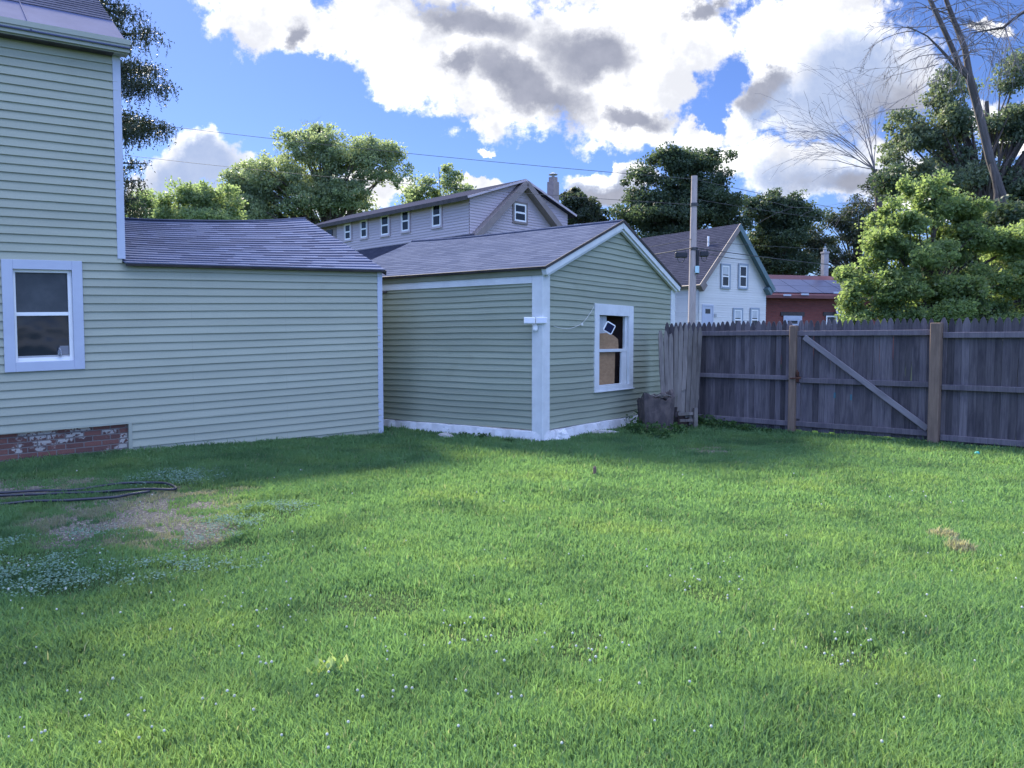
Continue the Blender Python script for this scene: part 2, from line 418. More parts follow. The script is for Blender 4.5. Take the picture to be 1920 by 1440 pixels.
def leaf_mat(name, c1, c2, c3, trans=0.45, rough=0.5):
    m, t, b = new_mat(name)
    a = t.new('ShaderNodeAttribute', attribute_name='rnd')
    col = t.mix(t.ramp(a.outputs[2], 0, 0.6, 0, 1, False), c1, c2)
    col = t.mix(t.ramp(a.outputs[2], 0.7, 1.0, 0, 1, False), col, c3)
    t.put(b.inputs['Base Color'], col); b.inputs['Roughness'].default_value = rough; b.inputs['Specular IOR Level'].default_value = 0.25
    tr = t.new('ShaderNodeBsdfTranslucent')
    t.put(tr.inputs[0], t.mix(1.0, col, (1.5, 1.45, 0.95), mode='MULTIPLY'))
    mx = t.new('ShaderNodeMixShader'); mx.inputs[0].default_value = trans
    t.l.new(b.outputs[0], mx.inputs[1]); t.l.new(tr.outputs[0], mx.inputs[2])
    t.l.new(mx.outputs[0], t.n['Material Output'].inputs[0])
    return m

def glass_mat(name, tint, rough=0.06, refl=0.5, wav=0.6):
    m, t, b = new_mat(name)
    tcn = t.new('ShaderNodeTexCoord')
    t.put(b.inputs['Base Color'], t.mix(t.noise(tcn.outputs['Object'], 3, 4), tint, (tint[0] * 1.6, tint[1] * 1.6, tint[2] * 1.6)))
    b.inputs['Roughness'].default_value = rough; b.inputs['Specular IOR Level'].default_value = refl; b.inputs['IOR'].default_value = 1.52
    bn = t.new('ShaderNodeBump'); bn.inputs['Strength'].default_value = wav; bn.inputs['Distance'].default_value = 0.01
    t.put(bn.inputs['Height'], t.noise(tcn.outputs['Object'], 2.0, 2)); t.l.new(bn.outputs[0], b.inputs['Normal'])
    return m

M = {}
M['house_siding'] = siding_mat('house_siding', (0.318, 0.332, 0.262), (0.35, 0.364, 0.288), (0.242, 0.252, 0.19), 0.35)
M['shed_siding'] = siding_mat('shed_siding', (0.28, 0.305, 0.235), (0.318, 0.343, 0.262), (0.222, 0.238, 0.165), 0.5, specks=(0.5, 0.52, 0.48), rndmix=0.09, seam=(2.1, 0.1))
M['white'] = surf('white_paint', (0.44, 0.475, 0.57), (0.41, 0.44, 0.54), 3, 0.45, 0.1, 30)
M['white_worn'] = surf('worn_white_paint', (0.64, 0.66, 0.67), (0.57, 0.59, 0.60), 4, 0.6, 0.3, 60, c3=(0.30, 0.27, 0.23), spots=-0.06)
M['white_mason'] = surf('whitewashed_masonry', (0.72, 0.72, 0.74), (0.60, 0.60, 0.62), 5, 0.85, 0.8, 18, c3=(0.24, 0.22, 0.19), spots=0.0, bdist=0.02)
M['vinyl'] = surf('white_vinyl', (0.80, 0.80, 0.80), (0.76, 0.76, 0.77), 3, 0.35, 0.03, 30)
M['trim_green'] = surf('green_trim_paint', (0.29, 0.305, 0.255), (0.32, 0.335, 0.28), 3, 0.5, 0.1, 30)
M['olive_trim'] = surf('olive_trim_paint', (0.20, 0.21, 0.145), (0.17, 0.18, 0.12), 3, 0.6, 0.2, 30)
M['shingle_wing'] = shingle_mat('weathered_shingle', (0.135, 0.155, 0.235), (0.168, 0.188, 0.28), (0.135, 0.146, 0.21), 0.46, 0.17, dark=(0.055, 0.06, 0.098), contrast=0.4)  # dark dashes paint in the shade under the tabs
M['shingle_tall'] = shingle_mat('grey_shingle', (0.10, 0.10, 0.13), (0.135, 0.135, 0.175), (0.12, 0.12, 0.155), 0.33, 0.14, contrast=0.6)
M['shingle_shed'] = shingle_mat('brown_grey_shingle', (0.075, 0.088, 0.135), (0.103, 0.118, 0.172), (0.088, 0.102, 0.15), 0.30, 0.125, contrast=0.7)
M['shingle_far'] = shingle_mat('brown_shingle', (0.042, 0.045, 0.066), (0.058, 0.061, 0.088), (0.05, 0.053, 0.076), 0.4, 0.16, contrast=0.5)
M['metal_roof'] = surf('blue_grey_metal', (0.095, 0.108, 0.185), (0.118, 0.130, 0.215), 1.2, 0.9, 0.15, 5, spec=0.02)
M['dark_edge'] = surf('dark_drip_edge', (0.035, 0.03, 0.032), (0.06, 0.05, 0.05), 4, 0.7, 0.2, 40)
M['brick'] = brick_mat('old_red_brick', (0.17, 0.072, 0.058), (0.075, 0.038, 0.036), (0.16, 0.14, 0.135), patch=(0.36, 0.335, 0.31))
M['brick_far'] = brick_mat('red_brick', (0.16, 0.042, 0.036), (0.20, 0.055, 0.045), (0.13, 0.06, 0.055), bw=0.3, bh=0.11, ms=0.012)
M['glass'] = glass_mat('dark_window_glass', (0.012, 0.016, 0.022), 0.08, 0.2)
M['screen'] = surf('insect_screen', (0.035, 0.042, 0.05), (0.055, 0.062, 0.07), 5, 0.5, 0.2, 200)
M['curtain'] = surf('pale_curtain', (0.40, 0.43, 0.46), (0.52, 0.55, 0.58), 6, 0.7, 0.2, 20, stretch=(1, 1, 0.2))
M['plywood'] = surf('plywood', (0.36, 0.22, 0.12), (0.29, 0.175, 0.095), 9, 0.8, 0.3, 80, stretch=(1, 1, 3))
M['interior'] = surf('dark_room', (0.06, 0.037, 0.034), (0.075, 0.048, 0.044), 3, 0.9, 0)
M['fence'] = wood_mat('weathered_fence_wood', (0.078, 0.068, 0.080), (0.135, 0.118, 0.128), (0.044, 0.039, 0.050), 0.40)
M['rail'] = wood_mat('weathered_rail_wood', (0.11, 0.096, 0.112), (0.16, 0.14, 0.155), (0.08, 0.07, 0.088), 0.15)
M['post'] = wood_mat('brown_post_wood', (0.15, 0.105, 0.08), (0.205, 0.145, 0.112), (0.105, 0.076, 0.062), 0.1)
M['brace'] = wood_mat('grey_brace_wood', (0.19, 0.172, 0.188), (0.24, 0.22, 0.235), (0.145, 0.132, 0.145), 0.1)
M['old_picket'] = wood_mat('old_grey_picket', (0.145, 0.125, 0.115), (0.225, 0.20, 0.185), (0.085, 0.075, 0.072), 0.28, moss=(0.09, 0.10, 0.07))
M['stump'] = surf('rotten_stump_wood', (0.12, 0.095, 0.09), (0.06, 0.05, 0.052), 7, 0.95, 1.0, 30, stretch=(1, 1, .6), c3=(0.19, 0.165, 0.155), spots=0.02, bdist=0.012)
M['stone'] = surf('grey_stone', (0.30, 0.29, 0.28), (0.40, 0.39, 0.38), 5, 0.9, 0.8, 25, bdist=0.01)
M['beige_siding'] = siding_mat('beige_siding', (0.45, 0.385, 0.42), (0.48, 0.415, 0.45), (0.40, 0.345, 0.38), 0.3)
M['beige_trim'] = surf('taupe_trim', (0.20, 0.165, 0.16), (0.23, 0.19, 0.18), 2, 0.6, 0.1, 20)
M['white_siding'] = siding_mat('white_siding', (0.62, 0.61, 0.60), (0.66, 0.65, 0.64), (0.55, 0.54, 0.53), 0.3)
M['teal_trim'] = surf('grey_teal_trim', (0.10, 0.16, 0.18), (0.12, 0.18, 0.20), 2, 0.6, 0.1, 20)
M['blue_trim'] = surf('blue_grey_trim', (0.26, 0.31, 0.38), (0.28, 0.33, 0.40), 2, 0.6, 0.1, 20)
M['red_trim'] = surf('dark_red_trim', (0.13, 0.045, 0.045), (0.15, 0.05, 0.05), 2, 0.6, 0.1, 20)
M['chimney'] = surf('chimney_masonry', (0.33, 0.32, 0.33), (0.26, 0.25, 0.26), 4, 0.9, 0.4, 20)
M['pink_chimney'] = surf('taupe_chimney', (0.28, 0.23, 0.22), (0.24, 0.20, 0.19), 4, 0.9, 0.4, 20)
M['metal_grey'] = surf('grey_metal', (0.30, 0.31, 0.33), (0.36, 0.37, 0.39), 4, 0.4, 0.05, 20, spec=0.5)
M['pole'] = wood_mat('pole_wood', (0.36, 0.30, 0.29), (0.45, 0.38, 0.365), (0.31, 0.26, 0.25), 0.05)
M['black_rubber'] = surf('black_rubber', (0.012, 0.012, 0.016), (0.022, 0.022, 0.028), 8, 0.45, 0.2, 60)
M['hose'] = surf('black_hose', (0.016, 0.018, 0.03), (0.03, 0.032, 0.045), 8, 0.4, 0.1, 60, spec=0.5)
M['wire'] = surf('dark_wire', (0.05, 0.05, 0.055), (0.07, 0.07, 0.075), 2, 0.6, 0)
M['rust'] = surf('rusted_iron', (0.06, 0.022, 0.016), (0.10, 0.04, 0.025), 20, 0.8, 0.4, 60)
M['lamp_plastic'] = surf('white_plastic', (0.78, 0.78, 0.80), (0.74, 0.74, 0.76), 4, 0.35, 0.03, 20)
M['lens'] = surf('frosted_lens', (0.62, 0.64, 0.74), (0.66, 0.68, 0.78), 4, 0.25, 0.03, 20)
M['solar'] = glass_mat('solar_cells', (0.006, 0.008, 0.03), 0.5, 0.12, 0.1)
M['cord'] = surf('pale_cord', (0.55, 0.56, 0.52), (0.6, 0.6, 0.56), 3, 0.6, 0)
M['clear'] = surf('clear_plastic', (0.30, 0.33, 0.38), (0.34, 0.37, 0.42), 4, 0.15, 0, spec=0.6)
M['clear'].node_tree.nodes['Principled BSDF'].inputs['Transmission Weight'].default_value = 0.7
M['card'] = surf('grey_card', (0.17, 0.18, 0.21), (0.20, 0.21, 0.24), 4, 0.7, 0)
M['paint'] = surf('faded_blue_paint', (0.05, 0.13, 0.17), (0.06, 0.15, 0.19), 9, 0.8, 0)
M['turquoise'] = surf('turquoise_plastic', (0.05, 0.36, 0.33), (0.06, 0.40, 0.36), 4, 0.4, 0)
M['bark'] = surf('bark', (0.055, 0.045, 0.042), (0.09, 0.075, 0.068), 5, 0.95, 0.8, 18, stretch=(3, 3, .6), bdist=0.03)
M['pale_bark'] = surf('pale_bark', (0.12, 0.105, 0.105), (0.075, 0.065, 0.063), 2, 0.95, 0.8, 18, stretch=(3, 3, .6), bdist=0.02)
M['twig'] = surf('twig_bark', (0.20, 0.175, 0.18), (0.15, 0.135, 0.14), 3, 0.9, 0)
M['leaf_spring'] = leaf_mat('spring_leaf', (0.133, 0.195, 0.107), (0.195, 0.270, 0.140), (0.220, 0.270, 0.175), 0.60)
M['leaf_mid'] = leaf_mat('mid_leaf', (0.143, 0.203, 0.140), (0.213, 0.270, 0.168), (0.220, 0.270, 0.175), 0.60)
M['leaf_maple'] = leaf_mat('dark_maple_leaf', (0.041, 0.068, 0.048), (0.062, 0.097, 0.059), (0.101, 0.135, 0.067), 0.42)
M['leaf_dark'] = leaf_mat('dark_leaf', (0.036, 0.055, 0.043), (0.055, 0.078, 0.051), (0.104, 0.091, 0.064), 0.40)
M['leaf_willow'] = leaf_mat('grey_green_leaf', (0.082, 0.120, 0.092), (0.120, 0.161, 0.112), (0.194, 0.224, 0.140), 0.50)
M['leaf_bush'] = leaf_mat('bright_bush_leaf', (0.113, 0.176, 0.091), (0.190, 0.264, 0.117), (0.238, 0.270, 0.155), 0.62)
M['needle'] = leaf_mat('spruce_needle', (0.026, 0.041, 0.031), (0.041, 0.060, 0.041), (0.090, 0.072, 0.050), 0.2)
M['weed'] = leaf_mat('weed_leaf', (0.039, 0.085, 0.033), (0.058, 0.117, 0.039), (0.091, 0.156, 0.046), 0.4)
M['yellow_leaf'] = leaf_mat('yellow_green_leaf', (0.26, 0.36, 0.12), (0.33, 0.43, 0.17), (0.42, 0.50, 0.24), 0.4)

# ------------------------------------------------------------------ ground
BARE = [(275, 960, 185, 40), (330, 1000, 90, 28), (60, 915, 160, 18), (1320, 845, 55, 7), (240, 1000, 110, 30)]
MOUND = [(1800, 1038, 32, 10), (1768, 1012, 26, 7)]
def spots(L):
    r = []
    for (px, py, rx, ry) in L:
        c = gnd(px, py); a = gnd(px + rx, py); n_ = gnd(px, py - ry); f_ = gnd(px, py + ry)
        r.append((c.x, c.y, abs(a.x - c.x), (n_.y - f_.y) / 2))
    return r
BARE_W, MOUND_W = spots(BARE), spots(MOUND)
def vnoise(x, y, s, seed=0):
    """smooth value noise, numpy"""
    x = np.asarray(x) / s + seed * 17.3; y = np.asarray(y) / s + seed * 9.1
    xi, yi = np.floor(x), np.floor(y); fx, fy = x - xi, y - yi
    fx, fy = fx * fx * (3 - 2 * fx), fy * fy * (3 - 2 * fy)
    def h(a, b):
        q = np.sin(a * 127.1 + b * 311.7 + seed * 74.7) * 43758.5453
        return q - np.floor(q)
    return (h(xi, yi) * (1 - fx) + h(xi + 1, yi) * fx) * (1 - fy) + (h(xi, yi + 1) * (1 - fx) + h(xi + 1, yi + 1) * fx) * fy
def fbm(x, y, s, seed=0):
    return (vnoise(x, y, s, seed) + 0.5 * vnoise(x, y, s / 2.1, seed + 1) + 0.25 * vnoise(x, y, s / 4.3, seed + 2)) / 1.75
def blob(L, x, y, edge=0.45, seed=3):
    f = np.full_like(x, -9.0)
    for (cx, cy, rx, ry) in L:
        d = np.sqrt(((x - cx) / rx) ** 2 + ((y - cy) / ry) ** 2)
        f = np.maximum(f, 1.15 - d)
    f = f + (fbm(x, y, 0.45, seed) - 0.5) * 1.3
    return np.clip(f / edge, 0, 1) * (f > 0)
def G(x, y):
    x = np.asarray(x, dtype=float); y = np.asarray(y, dtype=float)
    near = np.clip((40 - np.hypot(x, y)) / 20, 0, 1)
    z = ((fbm(x, y, 2.6, 5) - 0.5) * 0.07 + (fbm(x, y, 0.7, 8) - 0.5) * 0.03) * near
    for (cx, cy, rx, ry) in MOUND_W:
        z = z + 0.05 * np.exp(-(((x - cx) / rx) ** 2 + ((y - cy) / ry) ** 2))
    # the bank of turf against the house
    z = z + 0.05 * np.clip((-3.5 - x) / 2.0, 0, 1) * np.clip((y - 8.5) / 2, 0, 1)
    return z
def gz(x, y): return float(G(np.array([x]), np.array([y]))[0])

def ground():
    xs = np.concatenate([np.linspace(-900, -60, 8), np.linspace(-50, -13, 10), np.arange(-12, 13.01, 0.12), np.linspace(14, 50, 10), np.linspace(60, 900, 8)])
    ys = np.concatenate([np.linspace(-400, -20, 5), np.linspace(-10, 1, 5), np.arange(1.5, 17.01, 0.12), np.linspace(18, 60, 12), np.linspace(75, 1500, 10)])
    X, Y = np.meshgrid(xs, ys); Z = G(X, Y)
    nx, ny = len(xs), len(ys)
    V = np.stack([X.ravel(), Y.ravel(), Z.ravel()], 1)
    I = np.arange(nx * ny).reshape(ny, nx)
    F = np.stack([I[:-1, :-1].ravel(), I[:-1, 1:].ravel(), I[1:, 1:].ravel(), I[1:, :-1].ravel()], 1)
    me = bpy.data.meshes.new("ground"); me.from_pydata(V.tolist(), [], F.tolist())
    bare = blob(BARE_W, V[:, 0], V[:, 1])
    a = me.attributes.new("bare", 'FLOAT', 'POINT'); a.data.foreach_set("value", bare.astype(np.float32))
    me.polygons.foreach_set("use_smooth", np.ones(len(F), dtype=bool))
    m, t, b = new_mat("soil_and_turf")
    tcn = t.new('ShaderNodeTexCoord'); P_ = tcn.outputs['Object']
    soil = t.mix(t.noise(P_, 9, 7, 0.7), (0.09, 0.08, 0.066), (0.20, 0.182, 0.155))
    soil = t.mix(t.ramp(t.noise(P_, 38, 5, 0.7), 0.5, 0.62), soil, (0.36, 0.32, 0.25))
    turf = t.mix(t.noise(P_, 14, 6), (0.035, 0.065, 0.022), (0.06, 0.10, 0.032))
    at_ = t.new('ShaderNodeAttribute', attribute_name='bare')
    t.put(b.inputs['Base Color'], t.mix(t.ramp(at_.outputs[2], 0.1, 0.7), turf, soil)); b.inputs['Roughness'].default_value = 1.0
    b.inputs['Specular IOR Level'].default_value = 0.1
    bn = t.new('ShaderNodeBump'); bn.inputs['Strength'].default_value = 1.0; bn.inputs['Distance'].default_value = 0.03
    t.put(bn.inputs['Height'], t.noise(P_, 30, 6, 0.7)); t.l.new(bn.outputs[0], b.inputs['Normal'])
    me.materials.append(m); me.update()
    o = bpy.data.objects.new("ground", me); link(o); tag(o, "flat backyard ground with turf and a worn bare patch", "ground", kind="structure")
ground()

# ================================================================== GREEN HOUSE (left)
C0 = gnd(717, 815)
ang = math.radians(37)
HU = Vector((-math.cos(ang), -math.sin(ang), -0.030)); HN = Vector((math.sin(ang), -math.cos(ang), 0))
HF = Frame(C0, HU, (0, 0, 1), HN)
HB = -HN                                                    # into the house
def house():
    root = thing("green_house", "pale green clapboard house with a low shingled wing and white-framed window", "house", C0)
    tall_a = HF.hit(233, 480)[0]                            # right edge of the tall part
    eave_w = HF.hit(480, 500)[1]                            # wing wall top
    eave_t = HF.hit(150, 84)[1]
    far = 9.5
    b_brick = HF.hit(120, 803)[1]; a_brick = HF.hit(243, 820)[0]
    wa1, wt = HF.hit(2, 485); wa0, wb = HF.hit(160, 693); wa1 = (HF.hit(2, 485)[0] + HF.hit(8, 697)[0]) / 2; wa0 = (HF.hit(152, 491)[0] + HF.hit(160, 693)[0]) / 2
    wt = (wt + HF.hit(152, 491)[1]) / 2; wb = (wb + HF.hit(8, 697)[1]) / 2
    win = (wa0 + .03, wa1 - .03, wb + .03, wt - .03)
    mb = MB()
    wob = lambda a, b: (0.003 * math.sin(1.3 * a + 9 * b), 0.003 * math.sin(2.1 * a + 5 * b))
    lap(mb, HF, -0.32, b_brick, 0.107, lambda v: (0.03, a_brick - .02), [], 0.021, wob=wob)
    lap(mb, HF, b_brick, eave_w, 0.107, lambda v: (0.03, far), [win], 0.021, wob=wob)
    lap(mb, HF, eave_w, eave_t, 0.107, lambda v: (tall_a + .03, far), [win], 0.021, wob=wob)
    # plain side walls (end of wing, side of tall part)
    D = 6.4
    for (a, b0, b1) in ((0.03, -0.3, eave_w), (tall_a + .03, eave_w - .5, eave_t)):
        mb.face([HF.pt(a, b0, 0), HF.pt(a, b0, -D), HF.pt(a, b1, -D), HF.pt(a, b1, 0)])
    sl_w, sl_t, hw = WS, TS, D / 2
    mb.face([HF.pt(0.03, eave_w, 0), HF.pt(0.03, eave_w, -D), HF.pt(0.03, eave_w + sl_w * hw, -hw)])
    mb.face([HF.pt(tall_a + .03, eave_t, 0), HF.pt(tall_a + .03, eave_t, -D), HF.pt(tall_a + .03, eave_t + sl_t * hw, -hw)])
    mb.build("wall", M['house_siding'], root)
    # brick foundation
    f = MB(); f.box(HF, a_brick, far, -0.5, b_brick - .004, -0.25, -0.035)
    f.build("foundation", M['brick'], root)
    # white corner boards, narrow trims
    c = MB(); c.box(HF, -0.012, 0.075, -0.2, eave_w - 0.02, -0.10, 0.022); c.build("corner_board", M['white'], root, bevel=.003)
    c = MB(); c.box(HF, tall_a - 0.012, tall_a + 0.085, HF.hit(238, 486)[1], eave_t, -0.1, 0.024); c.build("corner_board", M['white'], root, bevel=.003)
    c = MB(); c.box(HF, a_brick - .03, a_brick + .012, -0.25, b_brick, -0.05, 0.022); c.box(HF, a_brick + .012, far, b_brick - .012, b_brick + .016, -.02, .020)
    c.build("trim_strip", M['trim_green'], root)
    # window
    fw = 0.118
    w_ = MB()
    w_.box(HF, wa0, wa0 + fw, wb, wt, -0.02, 0.036); w_.box(HF, wa1 - fw, wa1, wb, wt, -0.02, 0.036)
    w_.box(HF, wa0 + fw, wa1 - fw, wb, wb + fw, -0.02, 0.035); w_.box(HF, wa0 + fw, wa1 - fw, wt - fw, wt, -0.02, 0.035)
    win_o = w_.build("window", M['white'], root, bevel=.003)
    ORG[win_o] = ORG[root]
    i0, i1, j0, j1 = wa0 + fw, wa1 - fw, wb + fw, wt - fw
    s = MB()                                                   # vinyl sash set back in the frame
    s.box(HF, i0, i0 + .045, j0, j1, -.09, -.022); s.box(HF, i1 - .028, i1, j0, j1, -.09, -.022)
    s.box(HF, i0 + .045, i1 - .028, j0, j0 + .05, -.09, -.018); s.box(HF, i0 + .045, i1 - .028, j1 - .035, j1, -.09, -.022)
    jm = j0 + (j1 - j0) * 0.52
    s.box(HF, i0 + .045, i1 - .028, jm - .022, jm + .022, -.085, -.03)
    s.build("sash", M['vinyl'], win_o, bevel=.002)
    p = MB(); p.box(HF, i0 + .04, i1 - .02, jm + .02, j1 - .03, -.075, -.06); p.build("screen", M['screen'], win_o)
    p = MB(); p.box(HF, i0 + .04, i1 - .02, j0 + .045, jm - .02, -.078, -.062); p.build("pane", M['glass'], win_o)
    p = MB(); p.box(HF, i0 + .045, i1 - .028, j0 + .05, j0 + .075, -.061, -.045); p.build("sash_rail", M['metal_grey'], win_o)
    # little bottle and paper card at the sill
    q = HF.pt(i0 + .16, j0 + .05, -.004)
    bt = thing("plastic_bottle", "small clear plastic bottle standing on the sill of the white-framed window", "bottle", q)
    m_ = MB(); m_.tube([q, q + Vector((0, 0, .012)), q + Vector((0, 0, .07)), q + Vector((0, 0, .09)), q + Vector((0, 0, .12))], [.02, .025, .025, .012, .012], 10); m_.build("bottle", M['clear'], bt, smooth=True)
    q2 = HF.pt(i0 + .1, j0 + .12, -.056)
    cd = thing("paper_card", "small pale square card stuck to the lower window pane", "card", q2)
    m_ = MB(); m_.box(HF, i0 + .05, i0 + .15, j0 + .08, j0 + .19, -.0615, -.059); m_.build("card", M['card'], cd)
    # wing roof with sag
    ov = 0.10
    def roof_frame(eave_b, slope, ov, a0):
        dirv = (HB + Vector((0, 0, slope))).normalized(); nn = HU.cross(dirv); nn = nn if nn.z > 0 else -nn
        return Frame(HF.pt(0, eave_b, ov) - Vector((0, 0, slope * ov)), HU, dirv, nn.normalized())
    RF = roof_frame(eave_w, sl_w, ov, 0)
    SL = (hw + ov) * math.sqrt(1 + sl_w ** 2)
    Lw = tall_a + 3.2
    sag = lambda a, b: (0.0, -0.18 * math.sin(math.pi * min(max((a + .1) / (tall_a + 1.8), 0), 1)) * (b / SL) ** 0.8 - .05 * min(max(a / tall_a, 0), 1) * (b / SL) - 0.008 * math.sin(2.3 * a) * (b / SL))
    r = MB(); lap(r, RF, 0.0, SL, 0.17, lambda v: (-0.03, tall_a + .02 if v < 0.1 else tall_a + .04), [], 0.016, base=0.03, wob=sag, du=0.35)
    # rear slope
    bd = (-HB + Vector((0, 0, sl_w))).normalized()
    rf = r.build("roof", M['shingle_wing'], root)
    RB = Frame(RF.pt(0, SL, 0.03), HU, (HB + Vector((0, 0, -sl_w))).normalized(), (HB * sl_w + Vector((0, 0, 1))).normalized())
    b_ = MB(); lap(b_, RB, 0.002, SL, .5, lambda v: (-.03, tall_a + .04), [], 0.002, 0.0, wob=lambda a, b: (0, sag(a, SL - b)[1])); b_.build("rear_slope", M['shingle_wing'], root)
    cp = MB(); cp.tube([RF.pt(a, SL - .02, 0.035 + sag(a, SL)[1]) for a in np.linspace(-.03, tall_a + .04, 16)], .035, 6); cp.build("ridge_cap", M['shingle_tall'], root)
    e = MB()
    for a in np.linspace(-.04, tall_a, 13)[:-1]:
        a2 = a + (tall_a + .04) / 12
        e.box(RF, a, a2 - .0005, -.010, .03, -0.004, 0.026)
    e.build("drip_edge", M['dark_edge'], root)
    rk = MB(); rk.box(RF, -.045, -.031, -.01, SL, -.05, .02); rk.build("rake_board", M['dark_edge'], root)
    # tall part roof: eave board, metal strip, shingles
    ovt = 0.22
    TF = roof_frame(eave_t + .10, sl_t, ovt, 0)
    ST = (hw + ovt) * math.sqrt(1 + sl_t ** 2)
    a0 = tall_a - .10
    ms = MB(); met = 1.4
    ms.box(TF, a0, far, 0, met, 0.02, 0.034)
    for a in (tall_a + 1.0, tall_a + 2.6):
        ms.box(TF, a, a + .012, 0.0, met, 0.0345, 0.046)
    ms.build("metal_eave_strip", M['metal_roof'], root)
    r2 = MB(); lap(r2, TF, met - .04, ST, 0.14, lambda v: (a0, far), [], 0.012, base=0.036); r2.build("roof", M['shingle_tall'], root)
    TB = Frame(TF.pt(0, ST, 0.03), HU, (HB + Vector((0, 0, -sl_t))).normalized(), (HB * sl_t + Vector((0, 0, 1))).normalized())
    b2 = MB(); b2.face([TB.pt(a0, 0), TB.pt(far, 0), TB.pt(far, ST), TB.pt(a0, ST)]); b2.build("rear_slope", M['shingle_tall'], root)
    fb = MB(); fb.box(HF, a0 + .02, far, eave_t - .075, eave_t + .02, 0.0 + .03, ovt - .05)
    fb.box(HF, a0 + .008, far, eave_t - .06, eave_t + .035, ovt - .05, ovt - .01)
    fb.box(HF, a0, far, eave_t + .035, eave_t + .1 - sl_t * 0.0, ovt - .08, ovt + .005)
    fb.build("fascia", M['trim_green'], root)
    so = MB(); so.box(HF, tall_a + .09, far, eave_t - .085, eave_t - .074, 0.02, ovt - .06); so.build("soffit", M['dark_edge'], root)
    rk2 = MB(); rk2.box(TF, a0 - .012, a0 - .001, 0.01, ST, -.09, .015); rk2.build("rake_board", M['trim_green'], root)
    return root
# slopes from the photographed ridge and rake
_q = HF.hit(480, 500)[1]
WS = 0.375
TS = 0.62
house()

